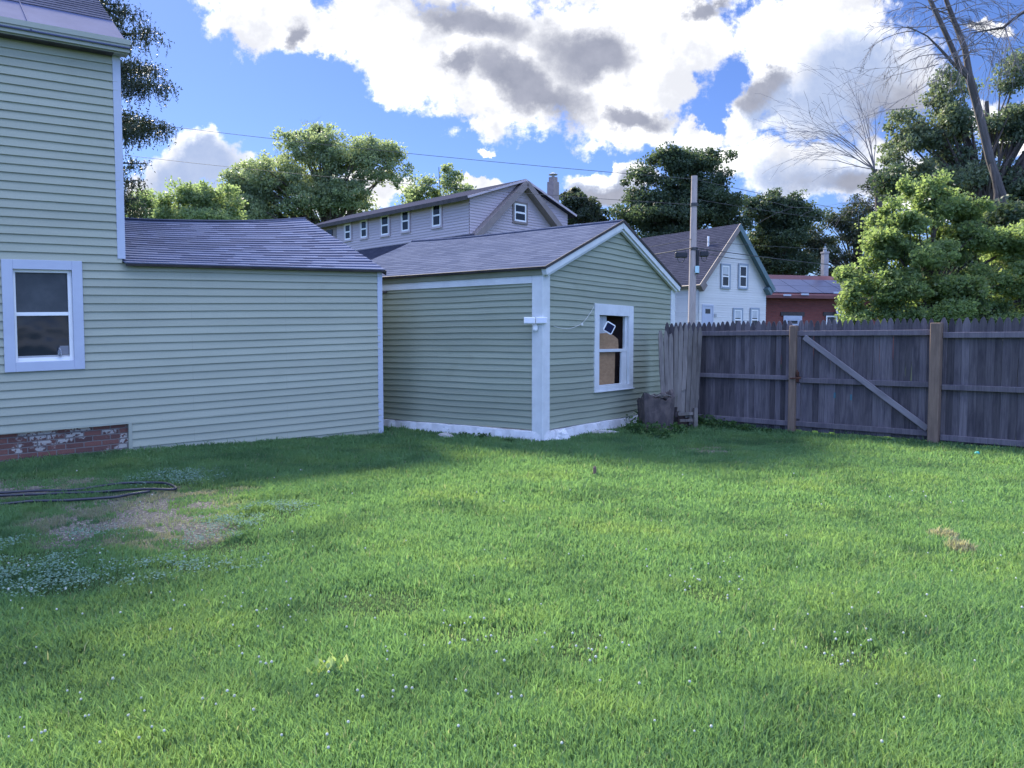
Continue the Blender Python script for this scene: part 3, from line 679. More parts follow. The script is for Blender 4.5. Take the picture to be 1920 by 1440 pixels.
# ================================================================== SHED
A0 = gnd(1016, 828)
E1 = Vector((1042, 1466, 0)).normalized()                 # along the gable front, to the right and away
E2 = Vector((-E1.y, E1.x, 0))                             # along the left wall, to the left and away
SFr = Frame(A0, E1, (0, 0, 1), -E2)                       # gable front; outward normal faces the camera's left... set below
SFr = Frame(A0, E1, (0, 0, 1), Vector((E1.y, -E1.x, 0)))
SLf = Frame(A0, E2, (0, 0, 1), -E1)
def shed():
    root = thing("garden_shed", "dark olive green clapboard shed with white corner boards and a gable roof", "shed", A0)
    Wd = SFr.hit(1262, 600)[0]
    eave = SLf.hit(1003, 508)[1] - 0.06
    peak = SFr.hit(1148, 419)
    L = 4.75; hw = Wd / 2
    slope = (peak[1] - 0.08 - eave) / hw
    sb = 0.17
    wa0, wt = SFr.hit(1113, 570); wa1, wb = SFr.hit(1184, 728)
    wb = (wb + SFr.hit(1115, 732)[1]) / 2; wt = (wt + SFr.hit(1182, 573)[1]) / 2
    wob1 = lambda a, b: (0.004 * math.sin(1.9 * a + 3.3 * b) + .0022 * math.sin(4.7 * a - 7 * b), 0.005 * math.sin(2.4 * a + 6 * b))
    mb = MB()
    def span(v):
        if v <= eave: return (0.02, Wd - .02)
        k = (v - eave) / slope
        return (min(k + .02, hw), max(Wd - k - .02, hw))
    lap(mb, SFr, sb, eave, 0.1, span, [(wa0 + .04, wa1 - .04, wb + .04, wt - .04)], 0.020, wob=wob1, du=.3)
    lap(mb, SFr, eave, eave + slope * hw - .02, 0.1, span, [(wa0 + .04, wa1 - .04, wb + .04, wt - .04)], 0.020, wob=wob1, du=.3)
    lap(mb, SLf, sb, eave, 0.1, lambda v: (0.02, L), [], 0.020, wob=wob1, du=.3)
    # far walls
    RW = Frame(SFr.pt(Wd, 0, 0), E2, (0, 0, 1), E1)
    mb.face([RW.pt(0, sb), RW.pt(L, sb), RW.pt(L, eave), RW.pt(0, eave)])
    BW = Frame(SLf.pt(L, 0, 0), E1, (0, 0, 1), E2)
    mb.face([BW.pt(0, sb), BW.pt(Wd, sb), BW.pt(Wd, eave), BW.pt(hw, eave + slope * hw), BW.pt(0, eave)])
    mb.build("wall", M['shed_siding'], root)
    # whitewashed base course with an uneven face
    f = MB()
    for (Fr, ln) in ((SFr, Wd), (SLf, L)):
        n = int(ln / .12); r_ = random.Random(3)
        prof = [0.02 + r_.random() * .03 for _ in range(n + 1)]; top = [sb - .005 + (r_.random() - .5) * .012 for _ in range(n + 1)]
        for i in range(n):
            a, b = ln * i / n, ln * (i + 1) / n
            f.face([Fr.pt(a, -.35, prof[i] + .05), Fr.pt(b, -.35, prof[i + 1] + .05), Fr.pt(b, top[i + 1] - .02, prof[i + 1]), Fr.pt(a, top[i] - .02, prof[i])], [(a, -.35), (b, -.35), (b, sb), (a, sb)])
            f.face([Fr.pt(a, top[i] - .02, prof[i]), Fr.pt(b, top[i + 1] - .02, prof[i + 1]), Fr.pt(b, top[i + 1], -.02), Fr.pt(a, top[i], -.02)])
    f.build("foundation", M['white_mason'], root)
    # corner boards: two boards meeting at the near corner; one at the far right
    cw_ = 0.165
    c = MB(); c.box(SFr, -.034, cw_ * 1.02, 0.02, eave + .02, .001, .034); c.box(SLf, 0.0, cw_, 0.02, eave + .02, .001, .034)
    c.build("corner_board", M['white_worn'], root, bevel=.004)
    c = MB(); c.box(SFr, Wd - .16, Wd + .03, sb - .03, eave + .02, .001, .032); c.build("corner_board", M['white_worn'], root, bevel=.004)
    # frieze under the left eave
    fz = MB(); fz.box(SLf, cw_ + .002, L, eave - .125, eave - .012, .001, .036); fz.build("frieze_board", M['white_worn'], root, bevel=.003)
    ov, rk = 0.09, 0.12
    sf = MB(); sf.box(SLf, -.03, L, eave - .011, eave + .09, .002, ov - .035); sf.build("eave_box", M['olive_trim'], root)
    # roof slopes
    dl = (Vector((E1.x, E1.y, 0)) + Vector((0, 0, slope))).normalized()
    top_off = .13
    n_l = E2.cross(dl); n_l = n_l if n_l.z > 0 else -n_l
    RL = Frame(SLf.pt(0, eave + top_off, 0) - (E1 + Vector((0, 0, slope))) * ov, E2, dl, n_l.normalized())
    SLn = (hw + ov) * math.sqrt(1 + slope ** 2)
    wr = lambda a, b: (0, .008 * math.sin(1.5 * a + 2 * b) - .03 * math.sin(math.pi * min(max(a / L, 0), 1)) * b / SLn)
    r = MB(); lap(r, RL, 0, SLn, 0.125, lambda v: (-rk, L + .1), [], .0035, base=.012, wob=wr, du=.4); r.build("roof", M['shingle_shed'], root)
    dr = (-Vector((E1.x, E1.y, 0)) + Vector((0, 0, slope))).normalized()
    n_r = E2.cross(dr); n_r = n_r if n_r.z > 0 else -n_r
    RR = Frame(SFr.pt(Wd, eave + top_off, 0) - (-E1 + Vector((0, 0, slope))) * ov, E2, dr, n_r.normalized())
    r = MB(); lap(r, RR, 0, SLn, 0.125, lambda v: (-rk, L + .1), [], .0035, base=.012, wob=wr, du=.4); r.build("roof", M['shingle_shed'], root)
    ed = MB()
    for R_ in (RL, RR):
        ed.box(R_, -rk - .012, L + .1, -.014, -.001, -.02, .022); ed.box(R_, -rk - .014, -rk - .001, -.001, SLn + .004, -.018, .026)
    ed.build("drip_edge", M['dark_edge'], root)
    cp = MB(); cp.tube([RL.pt(a, SLn - .01, .016 + wr(a, SLn)[1]) for a in np.linspace(-rk, L + .1, 12)], .03, 6); cp.build("ridge_cap", M['shingle_shed'], root)
    # rake boards on the gable
    for R_ in (RL, RR):
        b = MB(); b.box(R_, -rk, -.035, 0.0, SLn - .012, -.115, -.02)
        b.box(R_, -rk + .03, -.033, 0.06, SLn - .03, -.155, -.1155)
        b.build("rake_board", M['white_worn'], root, bevel=.003)
    # window
    fl, fr_ = 0.15, 0.17
    w_ = MB()
    w_.box(SFr, wa0, wa0 + fl, wb, wt, -.01, .034); w_.box(SFr, wa1 - fr_, wa1, wb, wt, -.01, .034)
    w_.box(SFr, wa0 + fl, wa1 - fr_, wt - .19, wt, -.01, .033)
    w_.box(SFr, wa0 + fl, wa1 - fr_, wb, wb + .075, -.01, .033); w_.box(SFr, wa0 - .012, wa1 + .03, wb - .022, wb - .001, .0, .05)
    wo = w_.build("window", M['white_worn'], root, bevel=.003)
    i0, i1, j0, j1 = wa0 + fl, wa1 - fr_, wb + .075, wt - .19
    jm = j0 + (j1 - j0) * .50
    s = MB()
    s.box(SFr, i1 - .20, i1, j0, jm - .025, -.05, -.012); s.box(SFr, i1 - .085, i1, jm + .025, j1, -.06, -.012)
    s.box(SFr, i0, i0 + .014, j0, jm - .025, -.05, -.012); s.box(SFr, i0, i1, jm - .025, jm + .028, -.055, -.008); s.box(SFr, i0 + .014, i1 - .20, j0, j0 + .018, -.05, -.014)
    s.build("sash", M['white_worn'], wo, bevel=.004)
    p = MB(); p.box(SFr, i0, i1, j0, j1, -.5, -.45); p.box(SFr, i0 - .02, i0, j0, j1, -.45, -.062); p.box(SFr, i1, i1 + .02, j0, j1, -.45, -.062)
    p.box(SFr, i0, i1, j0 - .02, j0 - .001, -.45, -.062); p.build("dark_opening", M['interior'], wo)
    ww = i1 - i0
    p = MB()
    p.prism(SFr, [(i0 + .002, j0 + .02), (i0 + ww * .66, j0 + .02), (i0 + ww * .68, jm - .022), (i0 + .002, jm - .022)], -.075, -.064)
    p.prism(SFr, [(i0 + .002, jm + .024), (i0 + ww * .80, jm + .024), (i0 + ww * .78, jm + .2), (i0 + ww * .62, jm + .27), (i0 + ww * .45, jm + .31), (i0 + .002, jm + .29)], -.08, -.067)
    p.build("plywood_board", M['plywood'], wo)
    p = MB(); p.box(SFr, i0 + .035, i0 + ww * .42, jm + .28, j1 - .004, -.095, -.085); p.build("curtain", M['curtain'], wo)
    # pipe stub on the left wall
    st = MB(); pp = SLf.hit(722, 548); b0 = SLf.pt(pp[0] - .05, pp[1], 0); st.tube([b0, b0 - E1 * .16 + Vector((0, 0, -.01))], .022, 8); st.build("pipe_stub", M['stump'], root)

    # ---- twin lamp on the corner post
    q = SLf.hit(992, 607); qc = SLf.pt(.10, q[1], .036)
    lt = thing("security_light", "white twin-head security light fixed on the shed's corner post", "lamp", qc)
    LF = Frame(qc, Vector((E2 * .75 - E1 * .66).normalized()), (0, 0, 1), Vector((-E1 * .75 - E2 * .66).normalized()))
    LF2 = Frame(qc, Vector((E1.y * 0.0 + E1.x, 0, 0)).normalized() * -1 if False else Vector((-1, 0, 0)), (0, 0, 1), Vector((0, -1, 0)))
    b = MB(); b.box(LF2, -.035, .035, -.10, -.03, -.02, .06); b.tube([LF2.pt(0, -.03, .02), LF2.pt(0, .0, .03)], .022, 8); b.tube([LF2.pt(0, -.125, .03), LF2.pt(0, -.10, .03)], [.018, .035], 10); b.build("base", M['lamp_plastic'], lt, bevel=.006)
    for (a0_, a1_, skew) in ((.005, .175, .03), (-.175, -.005, .06)):
        HFm = Frame(qc, LF2.u + LF2.n * (-.2 if a0_ < 0 else .25), (0, 0, 1), LF2.n)
        hd = MB(); hd.box(HFm, a0_, a1_, -.005, .095, .02, .085); ho = hd.build("lamp_head", M['lamp_plastic'], lt, bevel=.008)
        ln = MB(); ln.box(HFm, a0_ + .012, a1_ - .02, .008, .082, .0855, .089); ln.build("lens", M['lens'], ho)
    # ---- solar panel on the window
    sc = SFr.hit(1131, 615); R45 = math.radians(28)
    X_ = Vector((.96, .28, 0)); uu = X_ * math.cos(R45) + Vector((0, 0, -math.sin(R45))); vv = X_ * math.sin(R45) + Vector((0, 0, math.cos(R45)))
    pc = SFr.pt(sc[0] - .03, sc[1], .13)
    sp = thing("solar_panel", "small square solar panel with white rim tilted against the shed window", "solar panel", pc)
    nn = uu.cross(vv); nn = nn if nn.y < 0 else -nn
    PF = Frame(pc, uu, vv, nn); h_ = .092
    b = MB(); b.prism(PF, [(-h_, -h_ + .02), (-h_ + .02, -h_), (h_ - .02, -h_), (h_, -h_ + .02), (h_, h_ - .02), (h_ - .02, h_), (-h_ + .02, h_), (-h_, h_ - .02)], -.012, .012); b.tube([PF.pt(-.03, 0, -.012), SFr.pt(sc[0] - .06, sc[1], .035)], .012, 6); b.build("rim", M['lamp_plastic'], sp, bevel=.003)
    b = MB(); b.box(PF, -.072, .072, -.072, .072, .0125, .015); b.build("cell", M['solar'], sp)
    # ---- cord from lamp to solar panel
    knot = SFr.hit(1087, 607); endp = SFr.hit(1110, 575)
    a_ = SFr.hit(1034, 614)
    cdn = thing("hanging_cord", "thin pale cord looped across the shed's gable wall between lamp and window", "cord", SFr.pt(knot[0], knot[1], .03))
    b = MB(); pts = []
    P0_, P1_, P2_ = SFr.pt(a_[0], a_[1] + .02, .045), SFr.pt(knot[0], knot[1], .04), SFr.pt(endp[0], endp[1], .04)
    for i in range(9):
        t_ = i / 8; pts.append(P0_.lerp(P1_, t_) - Vector((0, 0, .06 * math.sin(math.pi * t_))))
    for i in range(1, 7):
        t_ = i / 6; pts.append(P1_.lerp(P2_, t_) - Vector((0, 0, .02 * math.sin(math.pi * t_))))
    b.tube(pts, .0045, 5); b.tube([P1_ - Vector((0, 0, .03)), P1_ - Vector((0, 0, .0)), P1_ + Vector((0, 0, .015))], [.024, .018, .006], 6)
    b.build("cord", M['cord'], cdn)
    return Wd
SHED_W = shed()

def rock(name, label, cat, px, py, sx, sy, sz, mat, seed, dz=0.0, rot=0.0):
    c = gnd(px, py); c.z = gz(c.x, c.y)
    r_ = random.Random(seed); mb = MB()
    n, k = 12, 7
    rings = []
    for i in range(k + 1):
        th = math.pi * i / k * .62
        ring = []
        for j in range(n):
            a = 2 * math.pi * j / n
            d = Vector((math.cos(a) * math.sin(th), math.sin(a) * math.sin(th), math.cos(th)))
            m_ = 1 + 0.38 * (mnoise.noise(d * 1.6 + Vector((seed * 3.1, 0, 0)))) + .12 * mnoise.noise(d * 5 + Vector((seed, 2, 0)))
            p = Vector((d.x * sx, d.y * sy, d.z * sz)) * m_
            p = Matrix.Rotation(rot, 3, 'Z') @ p
            ring.append(c + p + Vector((0, 0, dz)))
        rings.append(ring)
    for i in range(k):
        for j in range(n):
            mb.face([rings[i][j], rings[i + 1][j], rings[i + 1][(j + 1) % n], rings[i][(j + 1) % n]])
    o = mb.build(name, mat)
    wd = o.modifiers.new("weld", 'WELD'); wd.merge_threshold = .0005
    return tag(o, label, cat)
rock("painted_stone", "whitewashed rough stone at the foot of the shed's corner post", "stone", 1052, 824, .17, .14, .17, M['white_mason'], 4)
rock("flat_stone", "flat grey stone lying against the shed's white base under the window", "stone", 1132, 812, .22, .12, .08, M['stone'], 9)
rock("foot_stone", "low grey stone half sunk in the grass before the shed's left wall", "stone", 836, 819, .16, .1, .07, M['stone'], 12)

# ================================================================== FENCE
F0 = Vector((3.40, 14.25, 0)); F1 = Vector((7.04, 10.75, 0))
FU = (F1 - F0).normalized(); FN = Vector((FU.y, -FU.x, 0))
FF = Frame(F0, FU, (0, 0, 1), FN)
def picket_panel(mb, F, a0, a1, z0, z1, seed, pitch=.097, zfun=None):
    r_ = random.Random(seed); a = a0
    while a < a1 - .04:
        wd = pitch - .001 + r_.uniform(-.012, .010)
        gap = .0008
        h = z1 + r_.uniform(-.012, .012); b0 = z0(a) if callable(z0) else z0
        b0 += r_.uniform(-.01, .015); ln = r_.uniform(-.006, .006)
        x0, x1 = a, min(a + wd, a1); xm = (x0 + x1) / 2; hw_ = (x1 - x0) / 2
        sh = .10 + r_.uniform(-.01, .01)
        k0 = r_.uniform(.005, .011) if r_.random() < .30 else 0.0; kz = r_.uniform(.95, 1.35); kl = r_.uniform(.12, .38)
        k1 = r_.uniform(.003, .009) if r_.random() < .15 else 0.0
        pts = [(x0, b0), (x1 - k1, b0), (x1, b0 + .25), (x1, kz - .1), (x1 - k0, kz), (x1 - k0 * .7, kz + kl), (x1, kz + kl + .06), (x1 + ln, h - sh), (xm + hw_ * .66 + ln, h - sh * .45), (xm + hw_ * .28 + ln, h - sh * .08), (xm + ln, h),
               (xm - hw_ * .28 + ln, h - sh * .08), (xm - hw_ * .66 + ln, h - sh * .45), (x0 + ln, h - sh)]
        c = r_.uniform(-.011, .004)
        mb.prism(F, pts, -.018 + c, c, rnd=r_.random())
        a += wd + gap
def fence():
    ap = FF.hit(1490, 700)[0]; ag = FF.hit(1757, 700)[0]
    aend = ag + 4.2
    g0, g1 = ap + .035, ag - .05
    Z = lambda px, py: FF.hit(px, py)[1]
    # left run
    base = FF.pt(ap, 0, 0)
    r1 = thing("stockade_fence", "dark weathered picket fence panel between the shed and the gate's latch post", "fence", base)
    mb = MB(); picket_panel(mb, FF, -0.72, ap - .02, 0.03, 1.88, 1); mb.build("pickets", M['fence'], r1)
    for (b, h_) in ((1.67, .085), (.92, .075), (.16, .085)):
        m_ = MB(); m_.box(FF, -.45, ap - .06, b - h_ / 2, b + h_ / 2, .0065, .05, rnd=random.random()); m_.build("rail", M['rail'], r1, bevel=.006)
    m_ = MB(); m_.box(FF, ap - .055, ap + .055, -.3, 1.79, .0105, .118); m_.build("post", M['post'], r1, bevel=.008)
    # right run
    r2 = thing("stockade_fence", "grey picket fence panel running off to the right of the hinge post", "fence", FF.pt(ag, 0, 0))
    mb = MB(); picket_panel(mb, FF, ag + .02, aend, 0.04, 1.87, 2); mb.build("pickets", M['fence'], r2)
    for (b, h_) in ((1.62, .085), (.86, .08), (.12, .085)):
        m_ = MB(); m_.box(FF, ag + .075, aend, b - h_ / 2, b + h_ / 2, .0065, .05, rnd=random.random()); m_.build("rail", M['rail'], r2, bevel=.006)
    m_ = MB(); m_.box(FF, ag - .07, ag + .07, -.3, 1.80, .0105, .15); m_.build("post", M['post'], r2, bevel=.008)
    # gate
    gt = thing("wooden_gate", "picket gate with a diagonal brace between two brown posts", "gate", FF.pt((g0 + g1) / 2, 0, 0))
    mb = MB(); picket_panel(mb, FF, g0, g1, .055, 1.875, 5); mb.build("pickets", M['fence'], gt)
    rb = [(1.66, .085), (.90, .085), (.19, .085)]
    for k, (b, h_) in enumerate(rb):
        m_ = MB(); m_.box(FF, g0, g1 + .03, b - h_ / 2 - .012 * k, b + h_ / 2 - .012 * k, .0065, .048, rnd=random.random()); m_.build("rail", M['rail'], gt, bevel=.006)
    for (b0_, b1_) in ((.245, .84), (.95, 1.61)):
        m_ = MB(); m_.box(FF, g0 + .005, g0 + .08, b0_, b1_, .0065, .045); m_.build("stile", M['rail'], gt, bevel=.005)
    p, q = FF.pt(g0 + .14, 1.60, .062), FF.pt(g1 - .04, .235, .062)
    m_ = MB(); m_.beam(p, q, .026, .088, up=(q - p).cross(FN).normalized() if False else Vector((0, 0, 1))); m_.build("brace", M['brace'], gt, bevel=.004)
    m_ = MB(); l0 = FF.pt(ap + .085, .93, .07)
    m_.box(FF, ap + .058, ap + .10, .86, 1.03, .05, .075); m_.tube([FF.pt(ap - .02, .92, .128), FF.pt(ap + .06, .925, .13), FF.pt(ap + .15, .93, .085)], .012, 6)
    m_.tube([FF.pt(ap + .08, .95, .08), FF.pt(ap + .085, 1.0, .1), FF.pt(ap + .08, 1.06, .085)], .011, 6); m_.build("latch", M['rust'], gt)
    for (aa, bb) in ((g0 + .62, .62), (g0 + .88, .60)):
        m_ = MB(); m_.box(FF, aa, aa + .028, bb, bb + .09, .0042, .0062); m_.build("paint_mark", M['paint'], gt)
    # old leaning pickets at the shed corner
    b0 = gnd(1312, 802); lu = Vector((.93, .30, 0)).normalized(); ln_ = Vector((lu.y, -lu.x, 0))
    LFm = Frame(at(1236, 640, 13.55) * 1.0, lu, (0, 0, 1), ln_); LFm.O.z = 0
    op = thing("broken_fence_panel", "pale grey broken picket panel leaning between shed and fence behind the stump", "fence panel", LFm.pt(.4, 0))
    r_ = random.Random(11); mb = MB()
    tops = [1.76, 1.72, 1.70, 1.80, 1.83, 1.84, 1.82, 1.80, 1.79]; a = 0.03
    bots = [.45, .44, .42, .38, .30, .66, .18, .06, .05]
    for i, (tp, bt) in enumerate(zip(tops, bots)):
        wd = .082; lean = -.055 + .018 * i if i < 4 else .012 * (i - 3)
        x0 = a + lean * .3
        pts = [(x0 + (-lean) * .9 + .01 * r_.random(), bt), (x0 + wd + (-lean) * .9, bt + .03 * r_.random()), (x0 + wd, 1.0), (x0 + wd + lean * .5, tp - .13), (x0 + wd * .7 + lean * .6, tp - .03), (x0 + wd * .5 + lean * .6, tp), (x0 + wd * .25 + lean * .6, tp - .04), (x0 + lean * .5, tp - .14), (x0, 1.0)]
        if i in (0, 2): pts[5] = (pts[5][0], tp - .05)
        mb.prism(LFm, pts, -.012 + .006 * (i % 2), .008 + .006 * (i % 2), rnd=r_.random()); a += wd + .003
    mb.build("pickets", M['old_picket'], op)
    mb = MB(); mb.prism(LFm, [(.40, .22), (.58, .22), (.57, .70), (.50, .74), (.42, .60)], -.03, -.014); mb.build("backing_board", M['old_picket'], op)
    for (a_, b_, c_, d_, e_, f_) in ((.05, .82, .5, .58, -.06, -.032), (.05, .82, 1.45, 1.53, -.06, -.032), (.36, .70, .235, .285, .022, .045), (.40, .68, .12, .165, .022, .045)):
        mb = MB(); mb.box(LFm, a_, b_, c_, d_, e_, f_); mb.build("rail", M['old_picket'], op)
    mb = MB(); mb.box(LFm, .665, .735, -.2, .36, .03, .075); mb.build("stake", M['old_picket'], op)
    mb = MB(); mb.box(LFm, .40, .66, .02, .30, -.045, -.033); mb.build("gap_shade_sheet", M['interior'], op)  # dark-coloured sheet standing in for the shade inside the hole
    # stump
    c = gnd(1238, 812); c = Vector((c.x, c.y + .32, 0)); st = thing("broken_stump", "square broken grey stump with debris in its hollow top beside the shed wall", "stump", c)
    mb = MB(); r_ = random.Random(5)
    SU = Vector((.96, .10, 0)); SFm = Frame(c, SU, (0, 0, 1), Vector((.10, -.96, 0)))
    outl = [(-.31, .20), (-.30, .02), (-.28, -.16), (-.10, -.20), (.10, -.17), (.30, -.10), (.31, .08), (.27, .24), (.05, .28), (-.15, .26)]
    outl = [(x, -y) for x, y in outl][::-1]
    hs = [.56, .60, .68, .70, .60, .54, .57, .66, .58, .54]
    outl2 = []; hs2 = []
    for i in range(10):
        for k in range(4):
            t_ = k / 4; j = (i + 1) % 10
            outl2.append((outl[i][0] * (1 - t_) + outl[j][0] * t_ + r_.uniform(-.006, .006), outl[i][1] * (1 - t_) + outl[j][1] * t_ + r_.uniform(-.006, .006)))
            hs2.append(hs[i] * (1 - t_) + hs[j] * t_ + r_.uniform(-.028, .028))
    n = len(outl2); lv = [-.25, .1, .3, .45]
    rings = []
    for z in lv: rings.append([SFm.pt(x * (.88 + .2 * max(z, 0)) + r_.uniform(-.005, .005), z, y * (.9 + .18 * max(z, 0)) + r_.uniform(-.005, .005)) for x, y in outl2])
    rings.append([SFm.pt(x * 1.0, h, y * 1.0) for (x, y), h in zip(outl2, hs2)])
    rings.append([SFm.pt(x * .82, h - .01, y * .80) for (x, y), h in zip(outl2, hs2)])
    rings.append([SFm.pt(x * .72, h - .10, y * .70) for (x, y), h in zip(outl2, hs2)])
    for i in range(len(rings) - 1):
        for j in range(n):
            j2 = (j + 1) % n; mb.face([rings[i][j], rings[i][j2], rings[i + 1][j2], rings[i + 1][j]])
    mb.face(rings[-1])
    mb.build("stump_body", M['stump'], st)
    mb = MB()
    for k in range(46):
        x, y = r_.uniform(-.2, .22), r_.uniform(-.14, .15); z = .53 + r_.random() * .10
        d = Vector((r_.uniform(-1, 1), r_.uniform(-1, 1), r_.uniform(-.2, .35))).normalized() * r_.uniform(.03, .09)
        p = SFm.pt(x, z, y); mb.beam(p - d, p + d, r_.uniform(.015, .04), .012, rnd=r_.random())
    mb.build("debris", M['old_picket'], st)
fence()

# ================================================================== far buildings
def far_window(root, F, a0, a1, b0, b1, frame_mat, sash_mat, pane_mat, fw=.1, label=None, curtain=False, sw=.06):
    F = Frame(F.pt(0, 0, .034), F.u, F.v, F.n); m_ = MB(); o_ = .05
    m_.box(F, a0, a0 + fw, b0, b1, .0, o_); m_.box(F, a1 - fw, a1, b0, b1, .0, o_); m_.box(F, a0 + fw, a1 - fw, b1 - fw, b1, .0, o_ - .002); m_.box(F, a0 + fw, a1 - fw, b0, b0 + fw, .0, o_ + .02)
    w_ = m_.build("window", frame_mat, root, label=label)
    i0, i1, j0, j1 = a0 + fw, a1 - fw, b0 + fw, b1 - fw; jm = (j0 + j1) / 2
    s = MB()
    s.box(F, i0, i0 + sw, j0, j1, .002, .035); s.box(F, i1 - sw, i1, j0, j1, .002, .035); s.box(F, i0 + sw, i1 - sw, j0, j0 + sw, .002, .034); s.box(F, i0 + sw, i1 - sw, j1 - sw, j1, .002, .034); s.box(F, i0 + sw, i1 - sw, jm - sw / 2, jm + sw / 2, .002, .033)
    s.build("sash", sash_mat, w_)
    p = MB(); p.box(F, i0 + sw - .01, i1 - sw + .01, j0 + sw - .01, jm - sw / 2 + .01, .004, .016); p.box(F, i0 + sw - .01, i1 - sw + .01, jm + sw / 2 - .01, j1 - sw + .01, .004, .016)
    p.build("pane", pane_mat, w_)
    if curtain:
        p = MB(); p.box(F, i0 + sw, i1 - sw, jm + .1, j1 - sw, .0165, .02); p.build("curtain", M['curtain'], w_)
    return w_

def beige_house():
    Y0 = 44.0
    Cn = at(880, 440, Y0); zb = Cn.z
    u = Vector((-1460, 1466, 0)).normalized()             # dormer side wall, away to the left
    f = Vector((u.y, -u.x, 0))                            # gable front, away to the right
    base = Vector((Cn.x, Cn.y, 0))
    FS = Frame(base, u, (0, 0, 1), -f); FG = Frame(base, f, (0, 0, 1), -u)
    root = thing("beige_house", "beige clapboard house with a long row of dormer windows behind the shed", "house", base)
    zt = FS.hit(880, 369)[1]
    pk = FG.hit(978, 341); rr = FG.hit(1064, 384)
    hw = pk[0]; Wd = rr[0]
    L = FS.hit(604, 418)[0] + 3
    Lw = FS.hit(632, 440)[0]
    apex_st = FG.hit(978, 352)
    mb = MB()
    lap(mb, FS, zb - .1, zt, .16, lambda v: (0, Lw), [], .03, du=6)
    lap(mb, FG, zb - 6.0, zt, .16, lambda v: (0, Wd), [], .03, du=6)
    sl = (pk[1] - zt) / hw
    def sp(v):
        k = (v - zt) / sl
        return (min(k, hw - .01), max(Wd - k * (Wd - hw) / hw, hw + .01))
    lap(mb, FG, zt, pk[1] - .05, .16, sp, [], .03, du=6)
    # lower side wall, ground to the main eave, and the back walls
    out_ = 2.4
    mb.face([FS.pt(0, 0, .0), FS.pt(L, 0, 0), FS.pt(L, zt, 0.0), FS.pt(Lw, zt, 0), FS.pt(Lw, zb, 0), FS.pt(0, zb, 0)])
    mb.face([FG.pt(0, 0, -.01), FG.pt(Wd, 0, -.01), FG.pt(Wd, zb, -.01), FG.pt(0, zb, -.01)])
    RWf = Frame(FG.pt(Wd, 0), u, (0, 0, 1), f)
    mb.face([RWf.pt(0, 0), RWf.pt(L, 0), RWf.pt(L, zt), RWf.pt(0, zt)])
    mb.build("wall", M['beige_siding'], root)
    # recessed dark bay at the far end
    m_ = MB(); m_.box(FS, Lw + .01, L, zb - .3, zt - .1, -.03, .02)
    m_.build("dark_porch", M['beige_trim'], root)
    for k in range(3):
        m_ = MB(); m_.box(FS, Lw + .5 + k * 1.5, Lw + 1.3 + k * 1.5, zb + .6, zt - .4, .021, .06); m_.build("porch_opening", M['glass'], root)
    # low-slope roof
    ov = .45
    def slope_roof(F_, sgn, name):
        pass
    pL0, pL1 = FG.pt(-ov, zt - sl * ov + .12, .35), FG.pt(hw, pk[1] + .12, .35)
    bk = u * (L + .35)
    r = MB()
    for (p, q) in ((pL0, pL1), (FG.pt(hw + .001, pk[1] + .12, .35), FG.pt(Wd + ov, zt - sl * ov + .12, .35))):
        r.hexa([p - Vector((0, 0, .16)), q - Vector((0, 0, .16)), q + bk - Vector((0, 0, .16)), p + bk - Vector((0, 0, .16)), p, q, q + bk, p + bk])
    r.build("roof", M['shingle_far'], root)
    fa = MB(); fa.box(FS, -.36, L, zt - sl * ov - .10, zt - sl * ov + .13, ov + .001, ov + .03); fa.build("fascia", M['dark_edge'], root)
    # white-grey verge on the gable
    vg = MB()
    for (p, q) in ((pL0, pL1), (FG.pt(hw, pk[1] + .12, .35), FG.pt(Wd + ov, zt - sl * ov + .12, .35))):
        vg.beam(p - u * .03 - Vector((0, 0, .08)), q - u * .03 - Vector((0, 0, .08)), .05, .12)
    vg.build("verge_board", M['beige_siding'], root)
    # steep A rakes standing out from the front, and the steep main roof below the dormer
    ar = MB()
    la, lb = FG.pt(hw, pk[1] - .15, .28), FG.pt(-1.2, zb - 1.35, .28)
    k1 = FG.hit(1050, 428)
    ra, rb_ = FG.pt(hw, pk[1] - .15, .28), FG.pt(k1[0] + .9, k1[1] - 1.1, .28)
    ar.beam(la, lb, .5, .36); ar.beam(ra, rb_, .5, .36)
    ar.build("gable_rake", M['beige_trim'], root)
    mr = MB()
    mr.face([FS.pt(-.5, zb + .02, .02), FS.pt(L, zb + .02, .02), FS.pt(L, zb - 4.2, 3.2), FS.pt(-.5, zb - 4.2, 3.2)], [(0, 0), (L, 0), (L, 4), (0, 4)])
    mr.build("lower_roof", M['shingle_far'], root)
    # windows, measured on the dormer wall and the gable
    for (x0, y0, x1, y1) in ((646.5, 418, 660, 452), (676.5, 411, 690.5, 448), (714.5, 402, 731.5, 443), (753, 393, 769.5, 436), (810.5, 381, 829, 427)):
        a0, b1 = FS.hit(x0, y0); a1, b0 = FS.hit(x1, y1); a0, a1 = min(a0, a1), max(a0, a1)
        far_window(root, FS, a0 - .06, a1 + .06, b0, b1, M['beige_siding'], M['vinyl'], M['glass'], .12, sw=.09)
    a0, b1 = FG.hit(961.5, 376); a1, b0 = FG.hit(987, 422)
    far_window(root, FG, a0 - .05, a1 + .05, b0, b1, M['beige_trim'], M['vinyl'], M['glass'], .13, sw=.1)
    # chimney
    cb = FG.hit(1037, 372); cc = at(1037, 372, FG.pt(cb[0], 0).y + 1.6)
    CF = Frame(Vector((cc.x, cc.y, 0)), f, (0, 0, 1), -u)
    tz = at(1037, 334, cc.y).z
    cm = MB(); cm.box(CF, -.27, .27, zt - 1, tz - .25, -.27, .27); cm.box(CF, -.20, .20, tz - .25, tz + .05, -.20, .20); co = cm.build("chimney", M['pink_chimney'], root)
